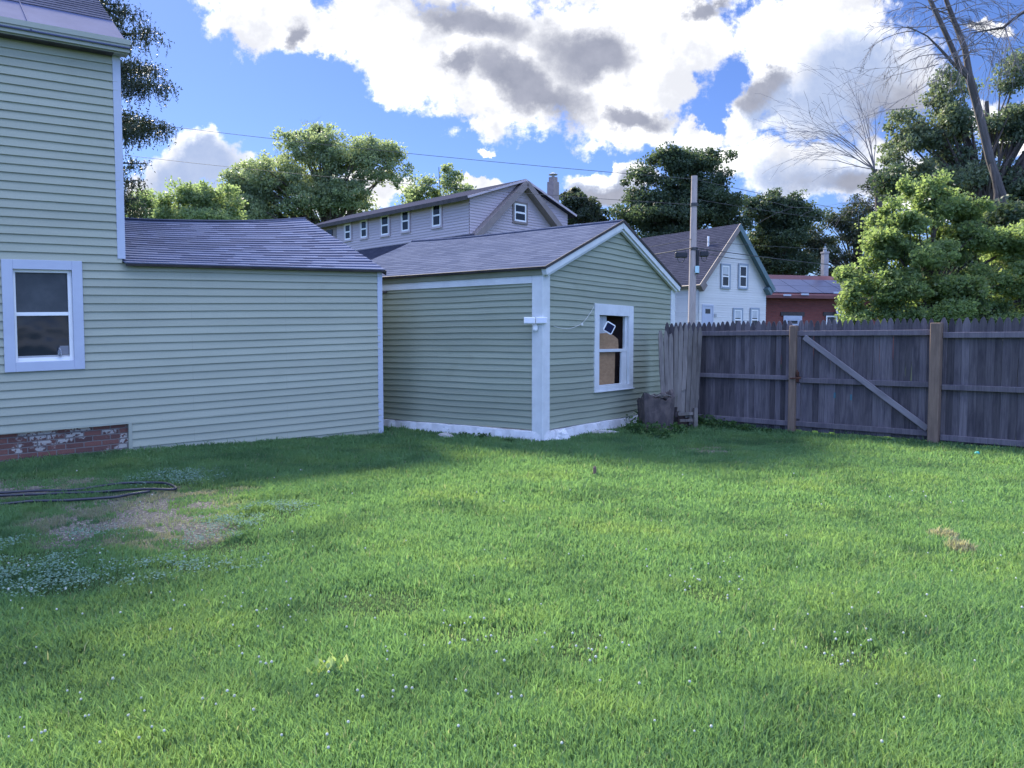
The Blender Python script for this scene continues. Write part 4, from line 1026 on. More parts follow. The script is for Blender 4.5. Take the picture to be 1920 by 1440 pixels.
    cp = MB(); cp.tube([CF.pt(0, tz + .05), CF.pt(0, tz + .2)], .09, 8); cp.tube([CF.pt(0, tz + .2), CF.pt(0, tz + .24), CF.pt(0, tz + .36)], [.3, .3, .02], 10); cp.build("flue_cap", M['metal_grey'], co)
    return root
beige_house()

def white_house():
    Y0 = 45.0
    Cn = at(1311, 528, Y0); base = Vector((Cn.x, Cn.y, 0))
    f = Vector((2033, 1466, 0)).normalized(); u = Vector((-f.y, f.x, 0))
    FG = Frame(base, f, (0, 0, 1), Vector((f.y, -f.x, 0))); FS = Frame(base, u, (0, 0, 1), -f)
    root = thing("white_house", "white clapboard house with a steep gable and grey roof beyond the fence", "house", base)
    Wd = FG.hit(1436, 560)[0]; ez = Cn.z
    pk = FG.hit(1384, 428); hw = Wd / 2
    pkz = pk[1]; sl = (pkz - ez) / hw
    Lh = 13.0
    mb = MB()
    def sp(v):
        if v <= ez: return (0, Wd)
        k = (v - ez) / sl
        return (min(k, hw - .01), max(Wd - k, hw + .01))
    lap(mb, FG, 0, ez, .14, sp, [], .02, du=8); lap(mb, FG, ez, pkz - .1, .14, sp, [], .02, du=8)
    lap(mb, FS, 0, ez, .14, lambda v: (0, Lh), [], .02, du=8)
    RW = Frame(FG.pt(Wd, 0), u, (0, 0, 1), f); mb.face([RW.pt(0, 0), RW.pt(Lh, 0), RW.pt(Lh, ez), RW.pt(0, ez)])
    mb.build("wall", M['white_siding'], root)
    ov = .35; rk = .4
    SLn = (hw + ov) * math.sqrt(1 + sl * sl)
    for (org, d_) in ((FS.pt(0, ez + .18, 0) - (f + Vector((0, 0, sl))) * ov, f), (FG.pt(Wd, ez + .18, 0) - (-f + Vector((0, 0, sl))) * ov, -f)):
        dl = (d_ + Vector((0, 0, sl))).normalized(); nn = u.cross(dl); nn = nn if nn.z > 0 else -nn
        RF = Frame(org, u, dl, nn.normalized())
        r = MB(); lap(r, RF, 0, SLn, .16, lambda v: (-rk, Lh), [], .012, base=.02, du=8); r.build("roof", M['shingle_far'], root)
        if d_ is f:
            vt = RF; 
        t_ = MB(); t_.box(RF, -rk - .02, -rk + .02, -.05, SLn + .0, -.26, .035); t_.box(RF, -rk + .021, -.01, -.05, SLn - .05, -.14, -.08); t_.box(RF, -rk, Lh, -.06, -.005, -.2, .02)
        t_.box(RF, -rk + .0205, -.0, -.05, .42, -.5, -.265)
        t_.build("rake_trim", M['teal_trim'] if d_ is not f else M['beige_trim'], root)
    # vent pipe
    a_, b_ = vt.hit(1328, 462); p = vt.pt(a_, b_, 0)
    v_ = MB(); v_.tube([p, p + Vector((0, 0, .6))], .06, 8); v_.build("vent_pipe", M['vinyl'], root)
    for (x0, y0, x1, y1, cu, lb) in ((1351, 494, 1367, 542, True, "upper gable window with a pale curtain"), (1384, 494, 1400, 543, False, "upper gable window with dark glass"), (1374, 577, 1390, 622, True, None), (1406, 577, 1421, 622, True, None)):
        a0, b1 = FG.hit(x0, y0); a1, b0 = FG.hit(x1, y1)
        far_window(root, FG, a0 - .04, a1 + .04, b0, b1, M['blue_trim'], M['vinyl'], M['glass'], .11, label=lb, curtain=cu, sw=.08)
    a0, b1 = FG.hit(1318, 574); a1, b0 = FG.hit(1334, 640)
    d = MB(); d.box(FG, a0 - .1, a0, b0, b1, .0, .05); d.box(FG, a1, a1 + .1, b0, b1, 0, .05); d.box(FG, a0 - .1, a1 + .1, b1, b1 + .1, 0, .049); d.box(FG, a0, a1, b0, b1, .0, .03)
    do = d.build("door", M['white'], root)
    d = MB(); d.box(FG, a0 + .18, a1 - .18, b1 - .42, b1 - .15, .0305, .036); d.build("door_light", M['glass'], do)
    # number plate box right of the door, downpipe
    a0, b1 = FG.hit(1338, 588); d = MB(); d.box(FG, a0, a0 + .22, b1 - .2, b1, .02, .05); d.build("wall_lamp", M['metal_grey'], root)
    a0, b1 = FG.hit(1309, 545); d = MB(); d.tube([FG.pt(a0, b1, .06), FG.pt(a0, b1 - 1.3, .06)], .03, 6); d.build("downpipe", M['metal_grey'], root)
white_house()

def red_house():
    Y0 = 52.0
    Cn = at(1436, 551, Y0)
    f = Vector((0.97, 0.24, 0)).normalized(); u = Vector((-f.y, f.x, 0))
    st = Vector((Cn.x, Cn.y, 0)) - f * 3
    FG = Frame(st, f, (0, 0, 1), Vector((f.y, -f.x, 0)))
    root = thing("brick_house", "red brick house with dark panelled roof right of the white house", "house", st)
    ez = FG.hit(1520, 553)[1]; Wd = FG.hit(1690, 560)[0]; Dp = 7.0
    mb = MB(); mb.box(FG, 0, Wd, 0, ez, -Dp, 0); mb.build("wall", M['brick_far'], root)
    ez2 = ez + .15; sl = .42; ov = .5
    dl = (u + Vector((0, 0, sl))).normalized(); nn = f.cross(dl); nn = nn if nn.z > 0 else -nn
    RF = Frame(FG.pt(0, ez2, ov) - Vector((0, 0, sl * ov)), f, dl, nn.normalized()); SLn = (Dp / 2 + ov) * math.sqrt(1 + sl * sl)
    r = MB(); r.box(RF, -.5, Wd + .5, 0, SLn, -.12, 0.0)
    bd = Frame(RF.pt(0, SLn, 0), f, (u - Vector((0, 0, sl))).normalized(), (u * sl + Vector((0, 0, 1))).normalized()); r.box(bd, -.5, Wd + .5, .002, SLn, -.12, -.003)
    r.build("roof", M['red_trim'], root)
    # dark panels in two rows
    for row in range(2):
        for k in range(8):
            a = 2.0 + k * 1.75; p = MB(); p.box(RF, a, a + 1.71, .35 + row * 1.42, .35 + row * 1.42 + 1.38, .03, .07); p.build("solar_panel", M['panel'], root)
    t_ = MB(); t_.box(FG, -.5, Wd + .5, ez2 - .42, ez2 - .2, ov - .03, ov + .03); t_.box(FG, -.5, Wd + .5, ez - .25, ez - .1, .002, ov - .04); t_.build("fascia", M['red_trim'], root)
    for (x, y) in ((1465, 552.5), (1498, 551), (1558, 548)):
        a, b = FG.hit(x, y); s_ = MB(); s_.box(FG, a - .2, a + .35, b - .12, b, ov + .031, ov + .1); s_.build("bracket", M['white'], root)
    for (x0, y0, x1, y1) in ((1468, 592, 1502, 625), (1548, 592, 1568, 625)):
        a0, b1 = FG.hit(x0, y0); a1, b0 = FG.hit(x1, y1)
        if x1 - x0 > 25:
            am = (a0 + a1) / 2
            far_window(root, FG, a0, a1, b0, b1, M['white'], M['white'], M['glass'], .22, label="wide white-framed entrance window", sw=.1)
        else: far_window(root, FG, a0, a1, b0, b1, M['vinyl'], M['vinyl'], M['glass'], .06, sw=.03)
        h = MB(); h.box(FG, a0 - .2, a1 + .2, b1 + .001, b1 + .25, .0, .06); h.build("lintel", M['dark_edge'], root)
    cb = RF.hit(1546, 512); pc = RF.pt(cb[0], cb[1], 0); tz = at(1546, 470, pc.y).z
    CF = Frame(Vector((pc.x, pc.y, 0)), f, (0, 0, 1), -u)
    c = MB(); c.box(CF, -.19, .19, pc.z - .6, tz - .2, -.19, .19); c.box(CF, -.23, .23, tz - .2, tz - .08, -.23, .23); co = c.build("chimney", M['chimney'], root)
    c = MB(); c.tube([CF.pt(0, tz - .08), CF.pt(0, tz + .12)], .13, 8); c.tube([CF.pt(0, tz + .12), CF.pt(0, tz + .15), CF.pt(0, tz + .2)], [.17, .17, .04], 8); c.build("flue_cap", M['metal_grey'], co)
    # satellite dish
    a, b = FG.hit(1571, 583); q = FG.pt(a, b, .55)
    ds = thing("satellite_dish", "grey satellite dish mounted on the red brick wall", "satellite dish", q)
    d = MB(); ax = Vector((-.5, -.8, .35)).normalized(); x_ = ax.cross(Vector((0, 0, 1))).normalized(); y_ = x_.cross(ax)
    R_ = [0, .15, .3, .42]; rings = [[q + (x_ * math.cos(t) + y_ * math.sin(t)) * rr * 1.05 + ax * (rr * rr * .7) for t in np.linspace(0, 2 * math.pi, 17)[:-1]] for rr in R_]
    for i in range(3):
        for j in range(16): d.face([rings[i][j], rings[i][(j + 1) % 16], rings[i + 1][(j + 1) % 16], rings[i + 1][j]])
    d.build("dish", M['metal_grey'], ds)
    d = MB(); d.tube([q, q - ax * .2, FG.pt(a, b - .3, 0.02)], .025, 6); d.tube([q - y_ * .4 + ax * .1, q + ax * .5], .015, 6); d.build("arm", M['metal_grey'], ds)
M['panel'] = surf('dark_roof_panel', (0.065, 0.06, 0.10), (0.08, 0.075, 0.12), 2, 0.3, 0.02, 20, spec=0.5)
red_house()

# ================================================================== utility pole and wires
def pole_and_wires():
    Y = 30.0
    base = at(1296, 620, Y); base.z = 0
    top = at(1302, 330, Y)
    root = thing("utility_pole", "weathered wooden utility pole rising in front of the white house", "utility pole", base)
    p = MB(); p.tube([base - Vector((0, 0, .4)), base.lerp(top, .5), top], [.16, .14, .115], 12); p.build("pole", M['pole'], root, smooth=False)
    L = lambda y: at(1299 + (600 - y) * .012, y, Y)
    for y in (384, 467):
        c = MB(); q = L(y); c.tube([q - Vector((0, 0, .06)), q + Vector((0, 0, .06))], .155, 12); c.build("band", M['wire'], root)
    q = L(487); c = MB(); c.tube([q + Vector((.12, -.1, .35)), q + Vector((.13, -.1, -.55))], .06, 8); c.build("conduit", M['black_rubber'], root)
    q = L(506); F_ = Frame(q, (1, 0, 0), (0, 0, 1), (0, -1, 0)); c = MB(); c.box(F_, .02, .17, -.13, .13, .14, .22); c.build("meter_box", M['tagbox'], root)
    def wire(name, label, pts, r, sagm=0.0, lean=None):
        P_ = []
        for i in range(len(pts) - 1):
            a, b = pts[i], pts[i + 1]; n = 14
            for k in range(n + (i == len(pts) - 2)):
                t = k / n; P_.append(a.lerp(b, t) - Vector((0, 0, sagm * 4 * t * (1 - t))))
        th = thing(name, label, "wire", pts[0], group="overhead wires")
        w_ = MB(); w_.tube(P_, r, 5); w_.build("cable", M['wire'], th)
        return P_
    topw = top - Vector((0, 0, .12))
    wire("overhead_wire", "highest overhead wire crossing the sky from the spruce to the pole top", [at(-300, 150, 36), topw], .010, .35)
    wire("overhead_wire", "fainter overhead wire passing low over the left trees behind the beige house", [at(-300, 215, 42), L(384)], .009, .5)
    wire("overhead_wire", "wire sagging from the pole top towards the right trees", [topw, at(1960, 440, 40)], .010, .3)
    wire("overhead_wire", "wire running right from the pole above the white gable", [L(372) + Vector((0, .1, 0)), at(1760, 430, 40)], .010, .15)
    s1 = wire("overhead_wire", "black cable with splice boxes running left from the pole over the grey roof", [at(1130, 494, 32), L(466) - Vector((0.1, .15, 0))], .02, .0)
    wire("overhead_wire", "thick cable falling right from the pole past the white gable to the brick roof", [L(466) + Vector((.1, -.15, 0)), at(1700, 507, 45)], .018, .12)
    wire("overhead_wire", "thin cable running from the pole to the white house gable", [L(466) + Vector((0, -.15, -.05)), at(1405, 487, 44)], .016, .1)
    wire("overhead_wire", "upper thin wire left of the pole over the grey roof", [at(1130, 478, 31), L(449) - Vector((.1, .1, 0))], .011, .02)
    wire("overhead_wire", "thin straight wire over the dark trees right of the white gable", [L(452) + Vector((.1, 0, 0)), at(1700, 470, 44)], .009, .1)
    for (px, py, w_, lb) in ((1277, 478.5, .46, "larger black splice box hanging left of the pole"), (1320, 476.5, .32, "smaller black splice box hanging right of the pole")):
        q = at(px, py, Y - .15); bx = thing("splice_box", lb, "cable box", q, group="splice boxes on the cable")
        F_ = Frame(q, (1, .05, 0), (0, 0, 1), (0, -1, 0)); m_ = MB(); m_.box(F_, -w_ / 2, w_ / 2, -.10, .11, -.1, .1); m_.build("case", M['black_rubber'], bx, bevel=.03)
        for s_ in (-.7, .7):
            m_ = MB(); m_.tube([F_.pt(w_ / 2 * s_, .1), F_.pt(w_ / 2 * s_, .21)], .015, 5); m_.build("hanger", M['wire'], bx)
        m_ = MB(); m_.tube([F_.pt(w_ / 2 * math.cos(t) * .6, -.1 - .17 * math.sin(t)) for t in np.linspace(0, math.pi, 9)], .014, 5); m_.build("cable_loop", M['wire'], bx)
M['tagbox'] = surf('pale_blue_box', (0.42, 0.60, 0.66), (0.45, 0.63, 0.69), 4, 0.4, 0)
pole_and_wires()

# ================================================================== trees
def quads_obj(name, C, D1, D2, rnd, mat, parent, origin, kite=True):
    """leaf faces: centre C, half axes D1 (length) and D2 (width)"""
    n = len(C)
    V = np.empty((n, 4, 3), dtype=np.float32)
    V[:, 0] = C - D1; V[:, 1] = C + D2 - D1 * 0.15; V[:, 2] = C + D1; V[:, 3] = C - D2 - D1 * 0.15
    V -= np.array(origin, dtype=np.float32)
    me = bpy.data.meshes.new(name)
    me.vertices.add(n * 4); me.vertices.foreach_set("co", V.ravel())
    me.loops.add(n * 4); me.loops.foreach_set("vertex_index", np.arange(n * 4, dtype=np.int32))
    me.polygons.add(n); me.polygons.foreach_set("loop_start", np.arange(0, n * 4, 4, dtype=np.int32)); me.polygons.foreach_set("loop_total", np.full(n, 4, dtype=np.int32))
    a = me.attributes.new("rnd", 'FLOAT', 'POINT'); a.data.foreach_set("value", np.repeat(np.clip(rnd, 0, 1), 4).astype(np.float32))
    me.materials.append(mat); me.update(calc_edges=True)
    o = bpy.data.objects.new(name, me); link(o, parent)
    if parent is not None: ORG[o] = Vector(origin)
    return o
def unit(rs, n):
    d = rs.normal(size=(n, 3)); return d / np.linalg.norm(d, axis=1)[:, None]
def leaves_from_clumps(rs, CC, CR, per, size, flat=.7, droop=0.0):
    k = len(CC); n = k * per
    c = np.repeat(CC, per, 0); r = np.repeat(CR, per)[:, None]
    off = unit(rs, n) * (rs.random(n)[:, None] ** .5) * r; off[:, 2] *= flat
    C = c + off
    nrm = unit(rs, n) + np.array([0, 0, .55]); nrm /= np.linalg.norm(nrm, axis=1)[:, None]
    t = np.cross(nrm, unit(rs, n)); t /= (np.linalg.norm(t, axis=1)[:, None] + 1e-6)
    if droop: t[:, 2] -= droop; t /= np.linalg.norm(t, axis=1)[:, None]
    b = np.cross(nrm, t)
    s = size * (.6 + .8 * rs.random(n))[:, None]
    rnd = np.repeat(rs.random(k), per) * .55 + rs.random(n) * .45
    return C, t * s * .5, b * s * .33, rnd
def blobs3(L, depth_f=.8):
    """(px, py, rx, ry, Y, [ry depth factor]) -> world ellipsoids"""
    r = []
    for b in L:
        px, py, rx, ry, Y = b[:5]; c = at(px, py, Y); s = Y / FPX
        r.append((np.array(c), np.array([rx * s, max(rx, ry) * s * depth_f, ry * s])))
    return r
def tree(name, label, cat, base, B, n_clump, per, size, cr, mats, seed, trunk_r=.25, lean=None, group=None, droop=0.0, inner=.35, flat=.7, limbs=26, trunk_top=None, bough=6):
    rs = np.random.RandomState(seed)
    base = Vector((base[0], base[1], gz(base[0], base[1]) - .2))
    root = thing(name, label, cat, base, group)
    B0 = B
    if bough:
        B = []
        for c_, r_ in B0:
            for k in range(bough):
                d_ = unit(rs, 1)[0]; q_ = (.35 + .62 * rs.random())
                f_ = .34 + .22 * rs.random()
                B.append((c_ + d_ * r_ * q_, r_ * f_ * np.array([1.1, 1.1, .85])))
    vol = np.array([np.prod(b[1]) ** .75 for b in B]); pk = rs.choice(len(B), n_clump, p=vol / vol.sum())
    d = unit(rs, n_clump); rad = (inner + (1 - inner) * rs.random(n_clump) ** .6)[:, None]
    CC = np.array([B[i][0] for i in pk]) + d * rad * np.array([B[i][1] for i in pk])
    CR = cr * (.55 + .9 * rs.random(n_clump))
    C, D1, D2, rnd = leaves_from_clumps(rs, CC, CR, per, size, flat, droop)
    ok = C[:, 2] > .15
    quads_obj("crown", C[ok], D1[ok], D2[ok], rnd[ok], mats[0], root, base)
    allc = np.mean([b[0] for b in B], 0); topz = max(b[0][2] + b[1][2] * .4 for b in B)
    tt = Vector(trunk_top) if trunk_top is not None else Vector((allc[0], allc[1], topz))
    m_ = MB(); tp = []; rr = random.Random(seed)
    for k in range(9):
        t = k / 8; p = base.lerp(tt, t); w_ = .25 * math.sin(math.pi * t)
        tp.append(p + Vector((rr.uniform(-w_, w_), rr.uniform(-w_, w_), 0)))
    m_.tube(tp, [trunk_r * (1 - .82 * k / 8) for k in range(9)], 9)
    for k in rs.choice(n_clump, min(limbs, n_clump), replace=False):
        e = Vector(CC[k]); 
        t = min(max((e.z - base.z) / max(tt.z - base.z, .1) * .62, .18), .9); i = int(t * 8); s_ = tp[i].lerp(tp[min(i + 1, 8)], t * 8 - i)
        mid = s_.lerp(e, .5) + Vector((rr.uniform(-.3, .3), rr.uniform(-.3, .3), (e - s_).length * .10))
        r0 = trunk_r * (1 - .82 * t) * .5
        m_.tube([s_, s_.lerp(mid, .5) + Vector((0, 0, .05)), mid, mid.lerp(e, .55), e], [r0, r0 * .75, r0 * .5, r0 * .3, r0 * .1], 5)
    m_.build("trunk", mats[1], root)
    return root

def bare_branches(mb, p, d, L, r, depth, rr, droop, spread=.55, mi=0, fine=3):
    """recursive thin branches"""
    n = 5; pts = [p]; q = p; dd = d.copy()
    for i in range(n):
        dd = (dd + Vector((rr.uniform(-1, 1), rr.uniform(-1, 1), rr.uniform(-1, 1))) * .16 + Vector((0, 0, -droop * (i / n)))).normalized()
        q = q + dd * (L / n); pts.append(q)
    rad = [max(r * (1 - .75 * i / n), .0045) for i in range(n + 1)]
    mb.tube(pts, rad, 4 if depth > 1 else 3, cap=False)
    if depth <= 0: return
    k = fine + (1 if rr.random() < .5 else 0)
    for i in range(k):
        t = rr.uniform(.25, 1.0) * n; j = min(int(t), n - 1); s_ = pts[j].lerp(pts[j + 1], t - j)
        ax = Vector((rr.uniform(-1, 1), rr.uniform(-1, 1), rr.uniform(-.7, .9)))
        nd = (dd.lerp((pts[j + 1] - pts[j]).normalized(), .6) + ax * spread).normalized()
        bare_branches(mb, s_, nd, L * rr.uniform(.45, .75), rad[j] * .5, depth - 1, rr, droop, spread, mi, fine)

def all_trees():
    g = "trees behind the buildings"
    # spruce behind the house, hanging branchlets
    rs = np.random.RandomState(21); Y = 24.0
    b = at(150, 640, Y); base = Vector((b.x, b.y, -.1)); top = at(150, -420, Y)
    root = thing("spruce_tree", "dark spruce with drooping branches showing past the green house's corner", "tree", base)
    m_ = MB(); m_.tube([base, base.lerp(top, .5), top], [.34, .2, .02], 10)
    C, D1, D2, R = [], [], [], []
    br = []
    for (px, py, dy) in ((296, 62, -30), (262, 28, -40), (316, 160, -55), (300, 130, -30), (270, 118, -20), (318, 238, -28), (290, 228, -40), (270, 240, -30), (262, 338, -20), (256, 372, -20), (268, 395, -25)):
        tip = at(px, py, Y - rs.uniform(-1.0, 1.0)); st = at(150, py + dy, Y); br.append((st, tip))
    for z in np.arange(3.0, top.z - .5, .75):
        t = (z - base.z) / (top.z - base.z); Lb = 3.0 * (1 - t) ** .7
        for k in range(7):
            a = rs.uniform(0, 2 * math.pi)
            if abs(math.sin(a)) < .25 and math.cos(a) > 0: continue
            st = base.lerp(top, t); tipx = min(st.x + math.cos(a) * Lb, at(232, 300, Y).x) ; br.append((st, Vector((tipx, st.y + math.sin(a) * Lb, st.z - .12 * Lb))))
    for k_, (st, tip) in enumerate(br):
        L = (tip - st).length; mid = st.lerp(tip, .55) + Vector((0, 0, -.12 * L))
        cur = [st.lerp(mid, 2 * t).lerp(mid.lerp(tip, t), 0) if t < .5 else mid.lerp(tip, 2 * t - 1) for t in np.linspace(0, 1, 9)]
        m_.tube(cur, [.05 * (1 - .8 * k / 8) for k in range(9)], 4)
        nb = int(L * (70 if k_ < 11 else 24))
        for k in range(nb):
            t = rs.uniform(.12, 1.0); i = min(int(t * 8), 7); p = np.array(cur[i].lerp(cur[i + 1], t * 8 - i)) + rs.normal(size=3) * np.array([.12, .28, .07])
            ln = rs.uniform(.18, .62) * (1.15 - .4 * t)
            nn = int(ln / .036); tt = np.linspace(0, 1, nn)[:, None]
            sway = rs.normal(size=3) * .12
            pts = p + np.array([0, 0, -1.0]) * ln * tt + sway * tt ** 2
            pts = np.concatenate([pts, p + rs.normal(size=(4, 3)) * np.array([.1, .1, .05])]); nn = len(pts)
            d = unit(rs, nn) * .75 + np.array([0, 0, -.6]); d /= np.linalg.norm(d, axis=1)[:, None]
            w_ = np.cross(d, unit(rs, nn)); C.append(pts); D1.append(d * .052); D2.append(w_ * .021)
            R.append(np.clip(rs.random() * .5 + rs.random(nn) * .3 + .25 * tt.mean() * (rs.random() < .25), 0, 1))
    quads_obj("foliage", np.concatenate(C), np.concatenate(D1), np.concatenate(D2), np.concatenate(R), M['needle'], root, base)
    m_.build("trunk", M['bark'], root)

    # left side
    Y = 40
    tree("leafy_tree", "low light-green tree between the spruce and the tall spreading tree", "tree", at(330, 640, Y), blobs3([(290, 380, 45, 30, Y), (340, 378, 50, 28, Y - 1), (390, 380, 45, 30, Y), (430, 385, 40, 34, Y), (262, 392, 40, 32, Y), (345, 415, 120, 40, Y)]), 440, 80, .13, .42, (M['leaf_spring'], M['bark']), 31, .2, group=g)
    Y = 84
    tree("leafy_tree", "tall spreading light-green tree behind the house wing and beige house", "tree", at(610, 640, Y), blobs3([(595, 255, 40, 32, Y), (560, 275, 50, 32, Y), (640, 290, 65, 42, Y), (700, 305, 58, 40, Y), (530, 325, 70, 42, Y), (610, 335, 100, 52, Y), (480, 355, 58, 42, Y), (738, 340, 36, 38, Y), (560, 375, 115, 50, Y), (500, 400, 90, 45, Y), (640, 385, 50, 32, Y), (440, 390, 60, 45, Y + 1), (447, 335, 25, 24, Y)]), 1300, 66, .26, .85, (M['leaf_mid'], M['bark']), 32, .8, group=g, limbs=70, trunk_top=at(620, 270, Y), bough=13)
    # dead twigs poking out of its top
    rr = random.Random(8); mb = MB(); st = thing("bare_shoots", "bare twigs sticking out above the tall spreading tree's crown", "twigs", at(600, 300, Y))
    for (x, y, dx) in ((560, 268, -.15), (590, 240, 0), (680, 270, .1), (705, 275, .15), (575, 245, -.1), (665, 265, 0), (520, 300, -.3)):
        bare_branches(mb, at(x, y + 25, Y), Vector((dx, 0, 1)).normalized(), 1.6, .03, 2, rr, 0, .45)
    mb.build("twigs", M['twig'], st)
    Y = 92
    tree("leafy_tree", "small thin light-green tree over the beige house's roof line", "tree", at(830, 640, Y), blobs3([(845, 338, 28, 22, Y), (815, 355, 32, 22, Y), (790, 375, 35, 25, Y), (850, 365, 35, 20, Y)]), 170, 30, .34, .8, (M['leaf_mid'], M['bark']), 33, .2, group=g, inner=.2)
    tree("leafy_tree", "small dark tree between the beige house's chimney and the big round tree", "tree", at(1095, 640, 66), blobs3([(1085, 385, 26, 25, 66), (1112, 398, 22, 22, 66), (1090, 410, 45, 25, 66)]), 130, 70, .30, .6, (M['leaf_dark'], M['bark']), 34, .25, group=g)
    Y = 64
    tree("leafy_tree", "big round dark-green tree behind the utility pole", "tree", at(1280, 640, Y), blobs3([(1290, 305, 45, 30, Y), (1245, 320, 45, 32, Y), (1320, 325, 50, 36, Y), (1225, 365, 60, 42, Y), (1285, 370, 85, 52, Y), (1345, 375, 55, 50, Y), (1190, 400, 45, 32, Y), (1280, 420, 110, 35, Y), (1370, 410, 40, 35, Y)]), 950, 78, .22, .72, (M['leaf_maple'], M['bark']), 35, .6, group=g, limbs=50, inner=.2, bough=10)
    Y = 68
    tree("leafy_tree", "narrow dark tree rising right of the white house's gable", "tree", at(1455, 640, Y), blobs3([(1455, 378, 34, 28, Y), (1440, 405, 48, 34, Y), (1490, 405, 40, 34, Y), (1445, 440, 55, 40, Y), (1470, 460, 50, 45, Y), (1430, 480, 45, 40, Y), (1490, 495, 45, 30, Y)]), 900, 66, .20, .62, (M['leaf_maple'], M['bark']), 36, .4, group=g, inner=.2, bough=12)
    Y = 70
    tree("leafy_tree", "sparse dark tree with bright sky gaps behind the brick house chimney", "tree", at(1610, 640, Y), blobs3([(1520, 450, 35, 30, Y), (1590, 400, 45, 35, Y), (1640, 360, 45, 40, Y), (1560, 465, 60, 35, Y), (1620, 440, 60, 50, Y), (1500, 490, 45, 22, Y), (1600, 500, 70, 20, Y)]), 480, 50, .20, .62, (M['leaf_dark'], M['bark']), 37, .4, group=g, inner=.05, limbs=110, bough=10, trunk_top=at(1600, 440, Y))
    # right side: large grey-green tree
    Y = 33
    tree("leafy_tree", "tall grey-green tree with hanging foliage behind the leaning bare trunk", "tree", at(1850, 640, Y), blobs3([(1770, 165, 42, 38, Y), (1740, 230, 60, 50, Y), (1700, 280, 50, 42, Y), (1800, 240, 60, 50, Y), (1890, 140, 40, 42, Y), (1890, 220, 50, 60, Y), (1780, 320, 80, 50, Y), (1900, 320, 60, 70, Y), (1960, 240, 60, 90, Y), (1880, 400, 80, 60, Y), (1690, 340, 50, 40, Y), (2010, 330, 60, 100, Y)]), 1000, 66, .13, .42, (M['leaf_willow'], M['bark']), 38, .45, group="trees behind the fence", droop=.6, inner=.15, limbs=110, trunk_top=at(1850, 190, Y))
    # bright bush right behind the fence
    Y = 18
    tree("leafy_bush", "bright green bushy tree directly behind the fence at the right", "tree", at(1760, 640, Y), blobs3([(1740, 360, 40, 36, Y), (1700, 350, 30, 26, Y + .6), (1790, 385, 50, 36, Y), (1660, 400, 36, 30, Y + .3), (1720, 425, 60, 36, Y), (1800, 440, 70, 45, Y), (1650, 470, 44, 34, Y), (1720, 490, 70, 42, Y - .3), (1625, 520, 40, 34, Y), (1680, 545, 60, 40, Y - .5), (1610, 570, 34, 34, Y - .3), (1780, 530, 80, 50, Y - .2), (1870, 470, 60, 45, Y + .2), (1880, 545, 80, 50, Y), (1650, 600, 60, 34, Y - .6), (1740, 595, 80, 40, Y - .4), (1850, 605, 90, 45, Y), (1950, 450, 60, 60, Y + .3), (1960, 560, 80, 80, Y), (1600, 600, 30, 26, Y - .2)]), 1600, 80, .075, .21, (M['leaf_bush'], M['bark']), 39, .14, group="trees behind the fence", inner=.3, limbs=70, bough=7)
    Y = 21
    tree("leafy_bush", "dark tree behind the bright bush at the right edge", "tree", at(1930, 640, Y), blobs3([(1840, 560, 110, 60, Y + 2), (1900, 590, 110, 70, Y), (1760, 560, 110, 60, Y + 3), (1820, 480, 90, 60, Y + 3), (1900, 440, 60, 40, Y), (1940, 500, 90, 70, Y), (1880, 420, 50, 40, Y), (1670, 350, 40, 35, Y + 2), (1990, 400, 60, 80, Y)]), 1100, 64, .10, .36, (M['leaf_maple'], M['bark']), 40, .2, group="trees behind the fence")
    # leaning bare trunk
    Y = 24
    rr = random.Random(12)
    base = at(1925, 640, Y); base.z = -.2
    tr = thing("bare_tree", "leaning bare tree with forked pale stems rising above the bush", "tree", base, "bare trees")
    stem = [base, at(1905, 480, Y), at(1880, 370, Y), at(1857, 300, Y), at(1838, 220, Y), at(1818, 145, Y)]
    A = [at(1818, 145, Y), at(1809, 90, Y), at(1785, 30, Y), at(1774, 0, Y), at(1740, -120, Y + .5)]
    Bm = [at(1816, 142, Y), at(1800, 125, Y), at(1779, 76, Y), at(1758, 30, Y), at(1744, 0, Y), at(1700, -130, Y - .4)]
    Cm = [at(1814, 145, Y), at(1790, 122, Y), at(1763, 92, Y), at(1739, 68, Y), at(1700, 48, Y)]
    m_ = MB(); m_.tube(stem, [.16, .14, .13, .125, .12, .115], 9); m_.tube(A, [.10, .085, .07, .062, .035], 8); m_.tube(Bm, [.09, .085, .072, .065, .06, .03], 8); m_.tube(Cm, [.06, .05, .036, .022, .008], 6)
    m_.build("trunk", M['pale_bark'], tr)
    tw = MB()
    for path, k in ((A, 17), (Bm, 18), (Cm, 10)):
        for i in range(k):
            t = rr.uniform(.25, 1) * (len(path) - 1); j = min(int(t), len(path) - 2); p = path[j].lerp(path[j + 1], t - j)
            sgn = -1 if rr.random() < .66 else 1
            d = Vector((sgn * rr.uniform(.5, 1), rr.uniform(-.6, .6), rr.uniform(-.15, .75))).normalized()
            bare_branches(tw, p, d, rr.uniform(.9, 1.9), .02, 3, rr, .30, .6, 0, 2)
    tw.build("branches", M['twig'], tr)
    # fan-shaped bare tree
    Y = 30
    base = at(1665, 640, Y); base.z = -.2; fork = at(1640, 318, Y)
    tr = thing("bare_tree", "fan-shaped bare tree spreading thin branches left against the white cloud", "tree", base, "bare trees")
    m_ = MB(); m_.tube([base, at(1655, 450, Y), fork], [.2, .15, .1], 8); m_.build("trunk", M['bark'], tr)
    tw = MB()
